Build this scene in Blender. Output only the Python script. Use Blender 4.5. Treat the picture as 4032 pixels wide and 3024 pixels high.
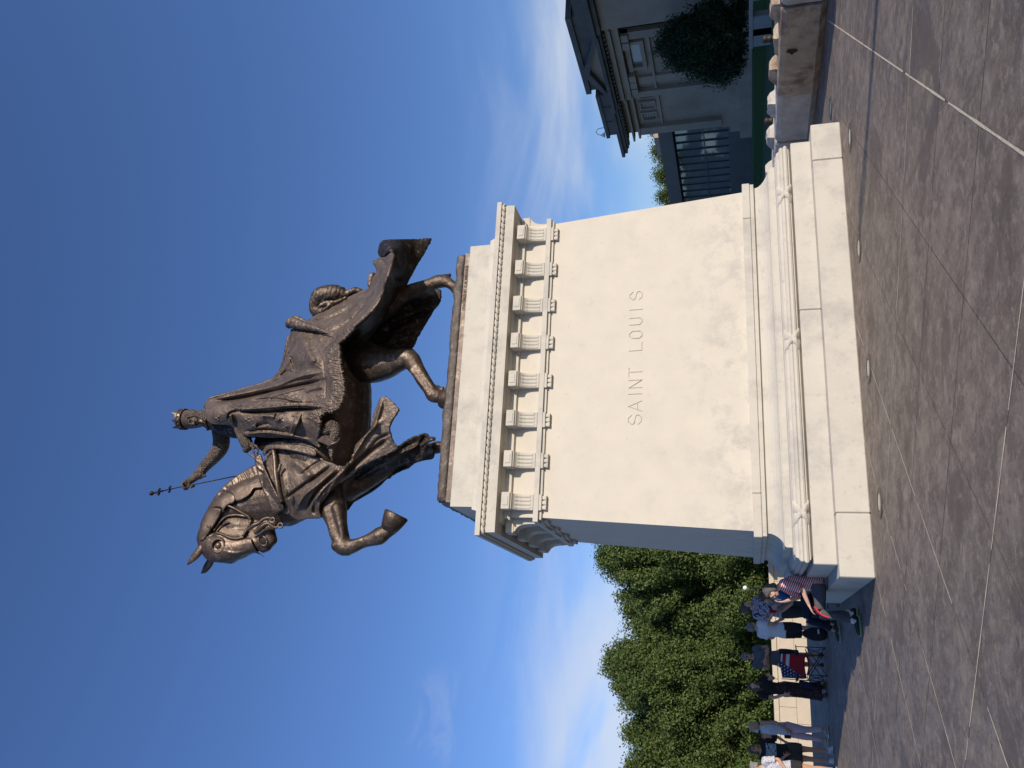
import bpy, bmesh, math, random
import numpy as np
from mathutils import Vector, Matrix, noise
from mathutils.geometry import delaunay_2d_cdt
for o in list(bpy.data.objects): bpy.data.objects.remove(o)
S = bpy.context.scene
COL = S.collection
R = math.radians
random.seed(7); RNG = np.random.default_rng(7)

# ------------------------------------------------------------------ camera
CAM = (0.32794501756589567, 0.27094263406262653, -0.032330748691829385,
       -4.740710809680583, -14.236196051563754, 1.6, 3268.312971557651)
def cam_axes():
    y, p, r = CAM[:3]
    f = np.array([math.sin(y)*math.cos(p), math.cos(y)*math.cos(p), math.sin(p)])
    a = np.array([math.cos(y), -math.sin(y), 0.0]); u = np.cross(a, f)
    return math.cos(r)*a + math.sin(r)*u, -math.sin(r)*a + math.cos(r)*u, f
AX_R, AX_U, AX_F = cam_axes()
CP = np.array(CAM[3:6])
cd = bpy.data.cameras.new('camera'); cam = bpy.data.objects.new('camera', cd); COL.objects.link(cam)
X = Vector(-AX_U); Y = Vector(AX_R); Z = Vector(-AX_F)      # the photograph was taken with the phone on its side
cam.matrix_world = Matrix(((X.x, Y.x, Z.x, CP[0]), (X.y, Y.y, Z.y, CP[1]), (X.z, Y.z, Z.z, CP[2]), (0, 0, 0, 1)))
cd.sensor_width = 36.0; cd.lens = CAM[6]/4032*36.0; cd.clip_start = .1; cd.clip_end = 3000
S.camera = cam
S.render.resolution_x = 1024; S.render.resolution_y = 768

# ------------------------------------------------------------------ sky and sun
SUN_EL, SUN_AZ = R(21), R(29.5)          # the sun stands behind the camera to the right
sun_dir = Vector((math.sin(SUN_AZ)*math.cos(SUN_EL), -math.cos(SUN_AZ)*math.cos(SUN_EL), math.sin(SUN_EL)))
W = bpy.data.worlds.new('World'); S.world = W; W.use_nodes = True
nt = W.node_tree; nt.nodes.clear()
def N(t, **k):
    n = nt.nodes.new(t)
    for a, b in k.items(): setattr(n, a, b)
    return n
def LK(a, b): nt.links.new(a, b)
def mth(op, a, b=None, c=None):
    n = N('ShaderNodeMath', operation=op)
    for i, v in enumerate((a, b, c)):
        if v is None: continue
        if isinstance(v, (int, float)): n.inputs[i].default_value = v
        else: LK(v, n.inputs[i])
    return n.outputs[0]
sky = N('ShaderNodeTexSky', sky_type='NISHITA', sun_disc=False)
sky.sun_elevation = SUN_EL; sky.sun_rotation = math.atan2(sun_dir.x, sun_dir.y)
sky.air_density = 1.0; sky.dust_density = .2; sky.ozone_density = 3.0; sky.altitude = 150
tc = N('ShaderNodeTexCoord')
sep = N('ShaderNodeSeparateXYZ'); LK(tc.outputs['Generated'], sep.inputs[0])
dx, dy, dz = sep.outputs
zc = mth('MAXIMUM', dz, .02)
el = mth('DIVIDE', zc, mth('SQRT', mth('ADD', mth('MULTIPLY', dx, dx), mth('MULTIPLY', dy, dy))))   # tan of elevation
az = mth('ARCTAN2', dx, dy)
def cloud(scale_a, scale_e, lo, hi, seed, slant=0.0, detail=6, rough=.6, dist=.6):
    cmb = N('ShaderNodeCombineXYZ')
    LK(mth('MULTIPLY', az, scale_a), cmb.inputs[0])
    LK(mth('ADD', mth('MULTIPLY', el, scale_e), mth('MULTIPLY', az, slant)), cmb.inputs[1]); cmb.inputs[2].default_value = seed
    nz = N('ShaderNodeTexNoise'); LK(cmb.outputs[0], nz.inputs['Vector'])
    nz.inputs['Scale'].default_value = 1; nz.inputs['Detail'].default_value = detail
    nz.inputs['Roughness'].default_value = rough; nz.inputs['Distortion'].default_value = dist
    mr = N('ShaderNodeMapRange', interpolation_type='SMOOTHSTEP'); LK(nz.outputs['Fac'], mr.inputs['Value'])
    mr.inputs['From Min'].default_value = lo; mr.inputs['From Max'].default_value = hi
    return mr.outputs[0]
def band(v, a, b, c, d):
    m1 = N('ShaderNodeMapRange', interpolation_type='SMOOTHSTEP'); LK(v, m1.inputs['Value']); m1.inputs['From Min'].default_value = a; m1.inputs['From Max'].default_value = b
    m2 = N('ShaderNodeMapRange', interpolation_type='SMOOTHSTEP'); LK(v, m2.inputs['Value']); m2.inputs['From Min'].default_value = c; m2.inputs['From Max'].default_value = d
    return mth('MULTIPLY', m1.outputs[0], mth('SUBTRACT', 1.0, m2.outputs[0]))
# high thin cloud banks low over the museum (right) and over the trees (left), one stray wisp
cr = mth('MULTIPLY', mth('MULTIPLY', cloud(3.2, 11, .33, .66, 3.1, -1.6, 4, .5, .3), band(el, .05, .11, .16, .25)), band(az, .25, .5, .95, 1.3))
cl = mth('MULTIPLY', mth('MULTIPLY', cloud(3.0, 12, .27, .60, 8.4, 2.0, 4, .5, .3), band(el, .08, .14, .18, .265)), band(az, -.9, -.6, .02, .18))
cw = mth('MULTIPLY', mth('MULTIPLY', cloud(14, 36, .44, .68, 5.2, 3.0), band(el, .325, .35, .37, .41)), band(az, -.14, -.10, -.06, .0))
cs = mth('MULTIPLY', mth('MULTIPLY', cloud(3.0, 9, .45, .8, 1.7, 1.0), band(el, .0, .06, .16, .35)), .5)
fac = mth('MINIMUM', mth('ADD', mth('MULTIPLY', mth('MAXIMUM', cr, cl), .66), mth('ADD', mth('MULTIPLY', cw, .12), cs)), .72)
mix = N('ShaderNodeMixRGB'); mix.inputs[2].default_value = (6.2, 6.6, 7.3, 1)
tint = N('ShaderNodeMixRGB', blend_type='MULTIPLY'); tint.inputs[0].default_value = 1; tint.inputs[2].default_value = (.82, .975, 1.33, 1); LK(sky.outputs[0], tint.inputs[1])
LK(fac, mix.inputs[0]); LK(tint.outputs[0], mix.inputs[1])
bgn = N('ShaderNodeBackground'); bgn.inputs[1].default_value = .104; LK(mix.outputs[0], bgn.inputs[0])
wo = N('ShaderNodeOutputWorld'); LK(bgn.outputs[0], wo.inputs[0])
sl = bpy.data.lights.new('sun', 'SUN'); sl.energy = 4.7; sl.angle = R(.55); sl.color = (1, .885, .745)
so = bpy.data.objects.new('sun', sl); COL.objects.link(so); so.rotation_euler = (-sun_dir).to_track_quat('-Z', 'Y').to_euler()
so.location = (10, -20, 30)
S.view_settings.view_transform = 'Standard'; S.view_settings.look = 'None'
S.view_settings.exposure = 0.10; S.view_settings.gamma = 1

# ------------------------------------------------------------------ pixel rays (full-size photo, held upright: u right, v down)
def ray(u, v): return AX_F + (u-1512.)/CAM[6]*AX_R - (v-2016.)/CAM[6]*AX_U
def at(u, v, Y=None, Z=None, X=None):
    d = ray(u, v)
    t = (Y-CP[1])/d[1] if Y is not None else (Z-CP[2])/d[2] if Z is not None else (X-CP[0])/d[0]
    return CP + t*d

# ------------------------------------------------------------------ helpers
MATS = {}
def mat(name, col, rough=.7, metal=0., var=.12, scale=3., bump=.0, bscale=30., col2=None, spec=.4, stain=None, sc3=(1, 1, 1)):
    """procedural material: two-scale noise between a darker and a lighter version of the colour, optional bump and stains"""
    if name in MATS: return MATS[name]
    m = bpy.data.materials.new(name); m.use_nodes = True; t = m.node_tree; b = t.nodes['Principled BSDF']
    b.inputs['Roughness'].default_value = rough; b.inputs['Metallic'].default_value = metal
    b.inputs['Specular IOR Level'].default_value = spec
    tcn = t.nodes.new('ShaderNodeTexCoord'); mp = t.nodes.new('ShaderNodeMapping'); mp.inputs['Scale'].default_value = sc3
    t.links.new(tcn.outputs['Object'], mp.inputs[0])
    nz = t.nodes.new('ShaderNodeTexNoise'); nz.inputs['Scale'].default_value = scale; nz.inputs['Detail'].default_value = 7; nz.inputs['Roughness'].default_value = .62
    t.links.new(mp.outputs[0], nz.inputs['Vector'])
    rp = t.nodes.new('ShaderNodeValToRGB'); e = rp.color_ramp.elements
    c = np.array(col); c2 = np.array(col2) if col2 is not None else None
    e[0].position = .32; e[1].position = .68
    e[0].color = (*(c*(1-var) if c2 is None else c), 1); e[1].color = (*(np.minimum(c*(1+var), 1) if c2 is None else c2), 1)
    t.links.new(nz.outputs['Fac'], rp.inputs[0]); out = rp.outputs[0]
    if stain:
        scol, ssc, lo, hi, amt = stain
        n2 = t.nodes.new('ShaderNodeTexNoise'); n2.inputs['Scale'].default_value = ssc; n2.inputs['Detail'].default_value = 8; n2.inputs['Roughness'].default_value = .65
        t.links.new(mp.outputs[0], n2.inputs['Vector'])
        mr = t.nodes.new('ShaderNodeMapRange'); mr.inputs['From Min'].default_value = lo; mr.inputs['From Max'].default_value = hi; mr.inputs['To Max'].default_value = amt
        t.links.new(n2.outputs['Fac'], mr.inputs[0])
        mx = t.nodes.new('ShaderNodeMixRGB'); mx.inputs[2].default_value = (*scol, 1)
        t.links.new(mr.outputs[0], mx.inputs[0]); t.links.new(out, mx.inputs[1]); out = mx.outputs[0]
    t.links.new(out, b.inputs['Base Color'])
    if bump:
        n3 = t.nodes.new('ShaderNodeTexNoise'); n3.inputs['Scale'].default_value = bscale; n3.inputs['Detail'].default_value = 5
        t.links.new(mp.outputs[0], n3.inputs['Vector'])
        bn = t.nodes.new('ShaderNodeBump'); bn.inputs['Strength'].default_value = bump; bn.inputs['Distance'].default_value = .02
        t.links.new(n3.outputs['Fac'], bn.inputs['Height']); t.links.new(bn.outputs[0], b.inputs['Normal'])
    MATS[name] = m; return m
def tag(o, label=None, cat=None, group=None, kind=None):
    if label: o['label'] = label
    if cat: o['category'] = cat
    if group: o['group'] = group
    if kind: o['kind'] = kind
    return o
def empty(name, loc=(0, 0, 0), rz=0, label=None, cat=None, group=None):
    o = bpy.data.objects.new(name, None); COL.objects.link(o); o.location = loc; o.rotation_euler = (0, 0, rz); o.empty_display_size = .2
    return tag(o, label, cat, group)
def link(name, me, m=None, parent=None, smooth=False):
    o = bpy.data.objects.new(name, me); COL.objects.link(o)
    if m: me.materials.append(m)
    if parent is not None:
        o.parent = parent                      # parts are written in the frame of their thing
    if smooth: me.polygons.foreach_set('use_smooth', [True]*len(me.polygons))
    return o
class MB:
    """collects shapes into one mesh"""
    def __init__(s): s.v = []; s.f = []; s.mi = []
    def add(s, vs, fs, mi=0):
        k = len(s.v); s.v += [tuple(map(float, p)) for p in vs]; s.f += [tuple(i+k for i in f) for f in fs]; s.mi += [mi]*len(fs); return s
    def box(s, x0, x1, y0, y1, z0, z1, ch=0., mi=0, M=None):
        if ch <= 0:
            vs = [(x, y, z) for z in (z0, z1) for x, y in ((x0, y0), (x1, y0), (x1, y1), (x0, y1))]
            fs = [(0, 3, 2, 1), (4, 5, 6, 7), (0, 1, 5, 4), (1, 2, 6, 5), (2, 3, 7, 6), (3, 0, 4, 7)]
        else:
            vs = []
            for z, i in ((z0, ch), (z0+ch, 0), (z1-ch, 0), (z1, ch)):
                a, b, c, d = x0+i, x1-i, y0+i, y1-i; h = ch if i == 0 else 0
                vs += [(a+h, c, z), (b-h, c, z), (b, c+h, z), (b, d-h, z), (b-h, d, z), (a+h, d, z), (a, d-h, z), (a, c+h, z)]
            fs = [tuple(range(7, -1, -1)), tuple(range(24, 32))]
            for r in range(3):
                for i in range(8): fs.append((r*8+i, r*8+(i+1) % 8, r*8+8+(i+1) % 8, r*8+8+i))
        if M is not None: vs = [M @ Vector(p) for p in vs]
        return s.add(vs, fs, mi)
    def loft(s, rings, caps=True, close=True, mi=0):
        n = len(rings[0]); vs = [p for r in rings for p in r]; fs = []
        for r in range(len(rings)-1):
            for i in range(n if close else n-1): fs.append((r*n+i, r*n+(i+1) % n, (r+1)*n+(i+1) % n, (r+1)*n+i))
        if caps: fs += [tuple(range(n-1, -1, -1)), tuple(range((len(rings)-1)*n, len(rings)*n))]
        return s.add(vs, fs, mi)
    def tube(s, pts, rad, n=10, mi=0, caps=True):
        P = [Vector(p) for p in pts]; rings = []
        rad = rad if hasattr(rad, '__len__') else [rad]*len(P)
        a = None
        for i, p in enumerate(P):
            d = (P[min(i+1, len(P)-1)]-P[max(i-1, 0)]).normalized()
            if a is None: a = d.orthogonal().normalized()
            a = (a-d*a.dot(d)).normalized(); b = d.cross(a)
            rings.append([p+(a*math.cos(t)+b*math.sin(t))*rad[i] for t in [2*math.pi*j/n for j in range(n)]])
        return s.loft(rings, caps, True, mi)
    def ball(s, c, r, n=10, mi=0, M=None):
        r = r if hasattr(r, '__len__') else (r, r, r); rings = []
        for i in range(1, n):
            ph = math.pi*i/n
            rings.append([(c[0]+r[0]*math.sin(ph)*math.cos(2*math.pi*j/(2*n)), c[1]+r[1]*math.sin(ph)*math.sin(2*math.pi*j/(2*n)), c[2]-r[2]*math.cos(ph)) for j in range(2*n)])
        if M is not None: rings = [[M @ Vector(p) for p in q] for q in rings]
        return s.loft(rings, True, True, mi)
    def prism(s, poly, y0, y1, mi=0, fn=None):
        """polygon in (a,b) extruded from y0 to y1; fn maps (a,y,b) to xyz"""
        fn = fn or (lambda a, y, b: (a, y, b)); n = len(poly)
        return s.add([fn(a, y0, b) for a, b in poly]+[fn(a, y1, b) for a, b in poly],
                     [tuple(range(n)), tuple(range(2*n-1, n-1, -1))]+[(i, i+n, (i+1) % n+n, (i+1) % n) for i in range(n)], mi)
    def mesh(s, name='m'):
        me = bpy.data.meshes.new(name); me.from_pydata(s.v, [], s.f); me.update()
        if any(s.mi): me.polygons.foreach_set('material_index', s.mi)
        bm = bmesh.new(); bm.from_mesh(me); bmesh.ops.recalc_face_normals(bm, faces=bm.faces); bm.to_mesh(me); bm.free(); return me
    def build(s, name, m, parent=None, smooth=False):
        ms = m if isinstance(m, (list, tuple)) else [m]
        o = link(name, s.mesh(name), ms[0], parent, smooth)
        for k in ms[1:]: o.data.materials.append(k)
        return o
def fastmesh(name, V, F4):
    """V (n,3), F4 (m,k) numpy -> mesh, quick"""
    me = bpy.data.meshes.new(name); V = np.asarray(V, np.float32); F4 = np.asarray(F4, np.int32); m, k = F4.shape
    me.vertices.add(len(V)); me.vertices.foreach_set('co', V.ravel()); me.loops.add(m*k); me.polygons.add(m)
    me.loops.foreach_set('vertex_index', F4.ravel()); me.polygons.foreach_set('loop_start', np.arange(0, m*k, k, dtype=np.int32))
    me.polygons.foreach_set('loop_total', np.full(m, k, np.int32)); me.update(calc_edges=True); me.validate(); return me
def copy_tree(o, parent=None):
    c = o.copy(); COL.objects.link(c); c.parent = parent
    for ch in list(o.children): copy_tree(ch, c)
    return c
def evaluated(o):
    """bake an object's modifiers into its mesh"""
    dg = bpy.context.evaluated_depsgraph_get(); me = bpy.data.meshes.new_from_object(o.evaluated_get(dg)); o.modifiers.clear()
    old = o.data; o.data = me; bpy.data.meshes.remove(old); return me
# ================================================================== SETTING
# plaza: one sheet of dark granite-like paving; square slabs laid at 45 degrees with pale sealed joints
def paving_material():
    m = bpy.data.materials.new('plaza_paving'); m.use_nodes = True; t = m.node_tree; b = t.nodes['Principled BSDF']
    def n(ty, **k):
        q = t.nodes.new(ty)
        for a, c in k.items(): setattr(q, a, c)
        return q
    L = t.links.new
    tcn = n('ShaderNodeTexCoord'); obj = tcn.outputs['Object']
    def nz(scale, detail, rough, sc=(1, 1, 1), rot=0., dist=0., loc=(0, 0, 0)):
        mp = n('ShaderNodeMapping'); mp.inputs['Scale'].default_value = sc; mp.inputs['Rotation'].default_value = (0, 0, rot); mp.inputs['Location'].default_value = loc; L(obj, mp.inputs[0])
        q = n('ShaderNodeTexNoise'); q.inputs['Scale'].default_value = scale; q.inputs['Detail'].default_value = detail; q.inputs['Roughness'].default_value = rough; q.inputs['Distortion'].default_value = dist
        L(mp.outputs[0], q.inputs['Vector']); return q.outputs['Fac']
    def rng(v, a, b_, c=0., d=1.):
        q = n('ShaderNodeMapRange', interpolation_type='SMOOTHSTEP'); L(v, q.inputs[0]); q.inputs['From Min'].default_value = a; q.inputs['From Max'].default_value = b_
        q.inputs['To Min'].default_value = c; q.inputs['To Max'].default_value = d; return q.outputs[0]
    def mixc(f, a, c):
        q = n('ShaderNodeMixRGB')
        for i, v in ((0, f), (1, a), (2, c)):
            if isinstance(v, tuple): q.inputs[i].default_value = (*v, 1)
            elif isinstance(v, float): q.inputs[i].default_value = v
            else: L(v, q.inputs[i])
        return q.outputs[0]
    base = mixc(rng(nz(1.3, 9, .68), .35, .68), (.135, .106, .079), (.240, .192, .147))
    base = mixc(rng(nz(5.5, 9, .75, rot=.7, sc=(1, .35, 1)), .44, .60, 0, .62), base, (.092, .067, .052))
    base = mixc(rng(nz(22, 6, .7, rot=.4), .50, .72, 0, .6), base, (.33, .27, .215))     # pale weathering speckle
    base = mixc(rng(nz(7, 9, .75, loc=(5, 2, 0)), .50, .62, 0, .55), base, (.34, .275, .215))
    base = mixc(rng(nz(9, 8, .72, sc=(1, 1, 1)), .56, .66, 0, .8), base, (.075, .056, .048))  # dark spots
    base = mixc(rng(nz(.95, 9, .66, dist=.5, loc=(3, 1, 0)), .56, .60, 0, .7), base, (.098, .072, .056))  # spilt-water stains
    base = mixc(rng(nz(260, 2, .5), .62, .72, 0, .5), base, (.30, .27, .24))                 # grit
    L(base, b.inputs['Base Color'])
    L(rng(nz(2.5, 6, .6), .3, .7, .55, .8), b.inputs['Roughness'])
    bn = n('ShaderNodeBump'); bn.inputs['Strength'].default_value = .5; bn.inputs['Distance'].default_value = .006
    L(nz(60, 6, .7), bn.inputs['Height']); L(bn.outputs[0], b.inputs['Normal'])
    return m
g = MB(); g.add([(-60, -60, 0), (30, -60, 0), (30, 13, 0), (-60, 13, 0)], [(0, 1, 2, 3)])
tag(g.build('plaza', paving_material()), kind='structure')
# joints
jm = mat('joint_sealant', (.60, .52, .38), .8, var=.25, scale=40)
jd = mat('joint_dirt', (.07, .058, .05), .9, var=.3, scale=30)
def strip(mb, a, c, w, z, seg=.12, miss=0., seed=0):
    a = Vector((*a, z)); c = Vector((*c, z)); d = c-a; Ln = d.length; d.normalize(); nrm = Vector((-d.y, d.x, 0)); k = int(Ln/seg)
    rr = random.Random(seed); on = True
    for i in range(k):
        if rr.random() < (miss if on else .3): on = not on
        if not on: continue
        p, q = a+d*(i*Ln/k), a+d*((i+1)*Ln/k); w1 = w*(.75+.5*noise.noise(p*3)); w2 = w*(.75+.5*noise.noise(q*3))
        mb.add([p-nrm*w1, q-nrm*w2, q+nrm*w2, p+nrm*w1], [(0, 1, 2, 3)])
pale, dark = MB(), MB(); q2 = math.sqrt(2)
def clip_line(kind, c):
    # kind 0: x-y=c ; kind 1: x+y=c ; inside the plaza rectangle shown (-14..6, -16..12.8)
    pts = []
    for i in range(0, 2601):
        y = -15+i*.0107
        x = c+y if kind == 0 else c-y
        if -22 < x < 5.9: pts.append((x, y))
    return (pts[0], pts[-1]) if len(pts) > 4 else None
for k in range(-16, 9):
    for kind, off in ((0, .6), (1, -6.42)):
        c = off+1.77*k; ln = clip_line(kind, c)
        if not ln: continue
        faint = (kind == 1 and k in (-1, 4)) or (k % 5 == 3)
        if kind == 1 and k >= 1 and k % 2: continue
        strip(dark, ln[0], ln[1], .0055, .0015, seed=k*3+kind)
        if not faint and not (kind == 1 and k >= 1) and not (kind == 0 and k == 2): strip(pale, ln[0], ln[1], .0135 if (kind == 0 and k == 4) else .010, .003, miss=.05 if kind else .03, seed=k+50*kind)
J = pale.build('joint_sealant', jm); tag(J, kind='structure'); tag(dark.build('joint_gap', jd), kind='structure')

# lower ground beyond the plaza, lawns and drive in front of the museum
grass = mat('mown_grass', (.045, .095, .028), .95, var=.35, scale=8, bump=.4, bscale=90)
asph = mat('asphalt', (.17, .165, .16), .9, var=.15, scale=12)
pavem = mat('light_paving', (.26, .25, .24), .85, var=.12, scale=5)
g = MB(); g.add([(-900, -900, -1.6), (900, -900, -1.6), (900, 900, -1.6), (-900, 900, -1.6)], [(0, 1, 2, 3)]); tag(g.build('ground', grass), kind='structure')
g = MB(); g.add([(26, 13, -1.1), (44, 13, -1.1), (46, 110, -1.3), (25, 110, -1.3)], [(0, 1, 2, 3)]); g.add([(-60, 13, 0), (30, 13, 0), (30, 13, -1.7), (-60, 13, -1.7)], [(0, 3, 2, 1)])
g.add([(30, -60, 0), (30, 13, 0), (30, 13, -1.7), (30, -60, -1.7)], [(0, 1, 2, 3)])
lawn = MB(); lawn.box(25.5, 46, 13.5, 130, -1.6, -1.12, ch=.05); lawn.box(46.2, 50, 13.5, 130, -1.6, -.2, ch=.05); tag(lawn.build('lawn', grass), kind='structure')
rd = MB(); rd.add([(8, 13.4, -1.2), (25.3, 13.4, -1.2), (25.3, 130, -1.3), (8, 130, -1.3)], [(0, 1, 2, 3)]); tag(rd.build('road', asph), kind='structure')
kb = MB()
for x in (7.8, 25.3):
    for i in range(30): kb.box(x, x+.18, 13.4+i*3.5, 13.4+i*3.5+3.48, -1.6, -1.08, ch=.02)
tag(kb.build('kerb', pavem), kind='structure')
lp = MB(); lp.add([(-60, 13.01, -1.15), (7.6, 13.01, -1.15), (7.6, 34, -1.15), (-60, 34, -1.15)], [(0, 1, 2, 3)])
for i in range(40): strip(lp, (-30+i*1.0, 13.2), (-22+i*1.0, 27), .012, -1.146)
tag(lp.build('lower_pavement', pavem), kind='structure')
tr = MB(); tr.box(-60, 30, 12.7, 13, -1.7, -.004, ch=.02); tag(tr.build('terrace_edge', pavem), kind='structure')

# in-ground lights
lens_m = mat('light_lens', (.24, .27, .19), .15, var=.1, scale=20, spec=.8); ring_m = mat('light_ring', (.13, .11, .09), .5, metal=.6, var=.2, scale=30)
def inground(x, y, label):
    t = empty('ground_light', (x, y, 0), 0, label, 'ground light', 'round lights let into the paving')
    r = MB(); rings = []
    for rad, z in ((.20, .002), (.195, .012), (.125, .014), (.12, .008)): rings.append([(rad*math.cos(a), rad*math.sin(a), z) for a in np.linspace(0, 2*math.pi, 40, endpoint=False)])
    r.loft(rings, caps=False).build('ring', ring_m, t, True)
    l = MB(); rings = []
    for rad, z in ((.118, .009), (.10, .012), (.05, .014), (.01, .0145)): rings.append([(rad*math.cos(a), rad*math.sin(a), z) for a in np.linspace(0, 2*math.pi, 32, endpoint=False)])
    l.loft(rings, caps=True).build('lens', lens_m, t, True)
    for k in range(6):
        a = k*math.pi/3; MB().ball((.16*math.cos(a), .16*math.sin(a), .0135), (.01, .01, .004), 4).build('bolt', ring_m, t)
inground(-2.68, -3.15, 'round light in the paving nearest the left corner of the pedestal step')
inground(-.91, -3.15, 'round light in the paving, second from the left along the long step')
inground(.83, -3.17, 'round light in the paving where the thin pole shadow ends')
inground(2.6, -3.19, 'round light in the paving before the right end of the long step')
inground(4.44, -1.34, 'round light in the paving just beyond the right corner, near the concrete blocks')

# street lamp behind the camera whose shadow lies across the paving
iron = mat('dark_iron', (.03, .032, .03), .5, metal=.7, var=.2)
sh = 1/math.tan(SUN_EL); Lx, Ly = 1.0+8.2*sh*math.sin(SUN_AZ), -3.25-8.2*sh*math.cos(SUN_AZ)
t = empty('street_lamp', (Lx, Ly, 0), 0, 'tall dark lamp post whose thin shadow lies across the paving', 'street lamp')
MB().tube([(0, 0, 0), (0, 0, .5), (0, 0, .55), (0, 0, 7.6)], [.16, .15, .12, .10], 12).build('pole', iron, t, True)
MB().tube([(0, 0, 7.6), (0, 0, 7.75), (0, 0, 8.1), (0, 0, 8.25)], [.06, .17, .2, .03], 14).build('lamp_head', lens_m, t, True)

# ------------------------------------------------------------------ concrete blocks closing the right side
conc = mat('pale_concrete', (.44, .405, .36), .85, var=.2, scale=4, bump=.6, bscale=26, stain=((.20, .17, .13), 1.4, .52, .7, .55))
rust = mat('rust_stained_concrete', (.38, .30, .22), .9, var=.25, scale=2.6, bump=.45, bscale=22, stain=((.13, .07, .045), 2.1, .5, .66, .8))
steel = mat('rusty_steel', (.05, .026, .017), .8, metal=.4, var=.4, scale=25)
def rough_mesh(o, amt, sc, cut=.07):
    bm = bmesh.new(); bm.from_mesh(o.data)
    for _ in range(6):
        es = [e for e in bm.edges if e.calc_length() > cut*2]
        if not es: break
        bmesh.ops.subdivide_edges(bm, edges=es, cuts=1, use_grid_fill=True)
    bmesh.ops.triangulate(bm, faces=[f for f in bm.faces if len(f.verts) > 4])
    for v in bm.verts:
        w = o.matrix_basis @ v.co
        d = noise.noise_vector(w*sc)*amt + noise.noise_vector(w*sc*4)*amt*.35
        v.co += d
    bm.to_mesh(o.data); bm.free()
def knob(b, y0, y1, x, z, h, broken, rr):
    m = (y0+y1)/2; a = (y1-y0)/2
    top = h*(.55 if broken else 1)
    prof = [(y0, z-.02), (y0+.05, z+top*.55), (y0+a*.42, z+top), (y1-a*.42, z+top*(.8 if broken else 1)), (y1-.05, z+top*.5), (y1, z-.02)]
    w0, w1 = .19, .10
    n = len(prof); vs = []
    for s_ in (-1, 1):
        for (yy, zz) in prof: vs.append((x+s_*(w0 if zz <= z+.01 else (w0+w1)/2 if zz < z+top*.9 else w1), yy+rr.uniform(-.015, .015), zz+rr.uniform(-.012, .012)))
    b.add(vs, [tuple(range(n)), tuple(range(2*n-1, n-1, -1))]+[(i, i+n, (i+1) % n+n, (i+1) % n) for i in range(n)])
def cblock(y0, y1, m, label, x=6.05, seed=1):
    rr = random.Random(seed); L_ = y1-y0
    t = empty('concrete_block', (x, (y0+y1)/2, 0), rr.uniform(-.012, .012), label, 'concrete block', 'concrete blocks in a row beside the pedestal')
    h = L_/2-.012; b = MB()
    sec = [(.10, .0), (.0, .11), (.0, .66), (.045, .745), (.10, .765), (.80, .765), (.86, .73), (.9, .66), (.9, .08), (.82, 0)]
    ys = [-h, -h+.05, 0, h-.05, h]; rings = []
    for i, yy in enumerate(ys):
        k = 1-(.05 if i in (0, 4) else 0)
        rings.append([(.45+(px-.45)*k, yy, .38+(pz-.38)*k if pz > .2 else pz) for px, pz in sec])
    b.loft(rings); o = b.build('block_body', m, t); rough_mesh(o, .010, 3.5, .09)
    nk = 2 if L_ > 1.6 else 1
    for i in range(nk+ (1 if L_ > 2.1 else 0)):
        c = -h+.33+i*(2*h-.66)/max(1, nk+(1 if L_ > 2.1 else 0)-1) if L_ > 1.6 else 0
        kk = MB(); knob(kk, c-.26, c+.26, .42, .765, .15, (seed+i) % 3 == 0, rr)
        o2 = kk.build('interlock_knob', m, t); rough_mesh(o2, .014, 9, .05)
    return t
bl = cblock(-4.35, -2.05, conc, 'pale grey concrete block at the right edge of the photo', seed=3)
b2 = cblock(-2.0, .42, rust, 'brown rust-stained concrete block with a dark chipped lifting hole', x=6.05, seed=5)
hole = MB(); pts = []
for i in range(14):
    a = 2*math.pi*i/14; pts.append((.055*math.cos(a)*(1+.9*(i % 5 == 0)), .10*math.sin(a)))
rings = [[(-.012, p[0]*1.0-.15, .54+p[1]) for p in pts], [(.0, p[0]*.6-.15, .54+p[1]*.6) for p in pts]]
hole.loft(rings).build('lifting_hole', steel, b2)
cblock(.45, 2.05, conc, 'grey concrete block next to the right end of the pedestal', x=6.12, seed=2)
cblock(2.1, 4.2, conc, 'grey concrete block half hidden behind the right end of the pedestal base', x=6.12, seed=7)
cblock(4.25, 6.4, conc, 'grey concrete block wholly behind the pedestal, only its knobs showing', x=6.15, seed=9)
# bollards beyond the blocks
bz = mat('bollard_bronze', (.045, .034, .027), .6, metal=.4, var=.3, scale=12)
def bollard(x, y, label):
    t = empty('bollard', (x, y, 0), 0, label, 'bollard', 'ringed bollards beyond the concrete blocks')
    prof = [(.12, 0), (.12, .10), (.085, .14), (.08, .40), (.075, .60), (.085, .62), (.085, .65), (.072, .66), (.072, .70), (.086, .71), (.086, .74), (.072, .75), (.075, .80), (.088, .82), (.088, .86), (.06, .89), (.02, .90)]
    b = MB(); b.loft([[(r*math.cos(a), r*math.sin(a), z) for a in np.linspace(0, 2*math.pi, 20, endpoint=False)] for r, z in prof]); b.build('post', bz, t, True)
    MB().tube([(0, 0, .0), (0, 0, .03)], [.15, .14], 20).build('foot_plate', bz, t)
for azd, lab in ((39.9, 'ringed bronze bollard behind the rust-stained concrete block'), (35.07, 'ringed bronze bollard nearer the pedestal, behind the grey block')):
    D_ = 22.0; bollard(CP[0]+D_*math.sin(R(azd)), CP[1]+D_*math.cos(R(azd)), lab)

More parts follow.
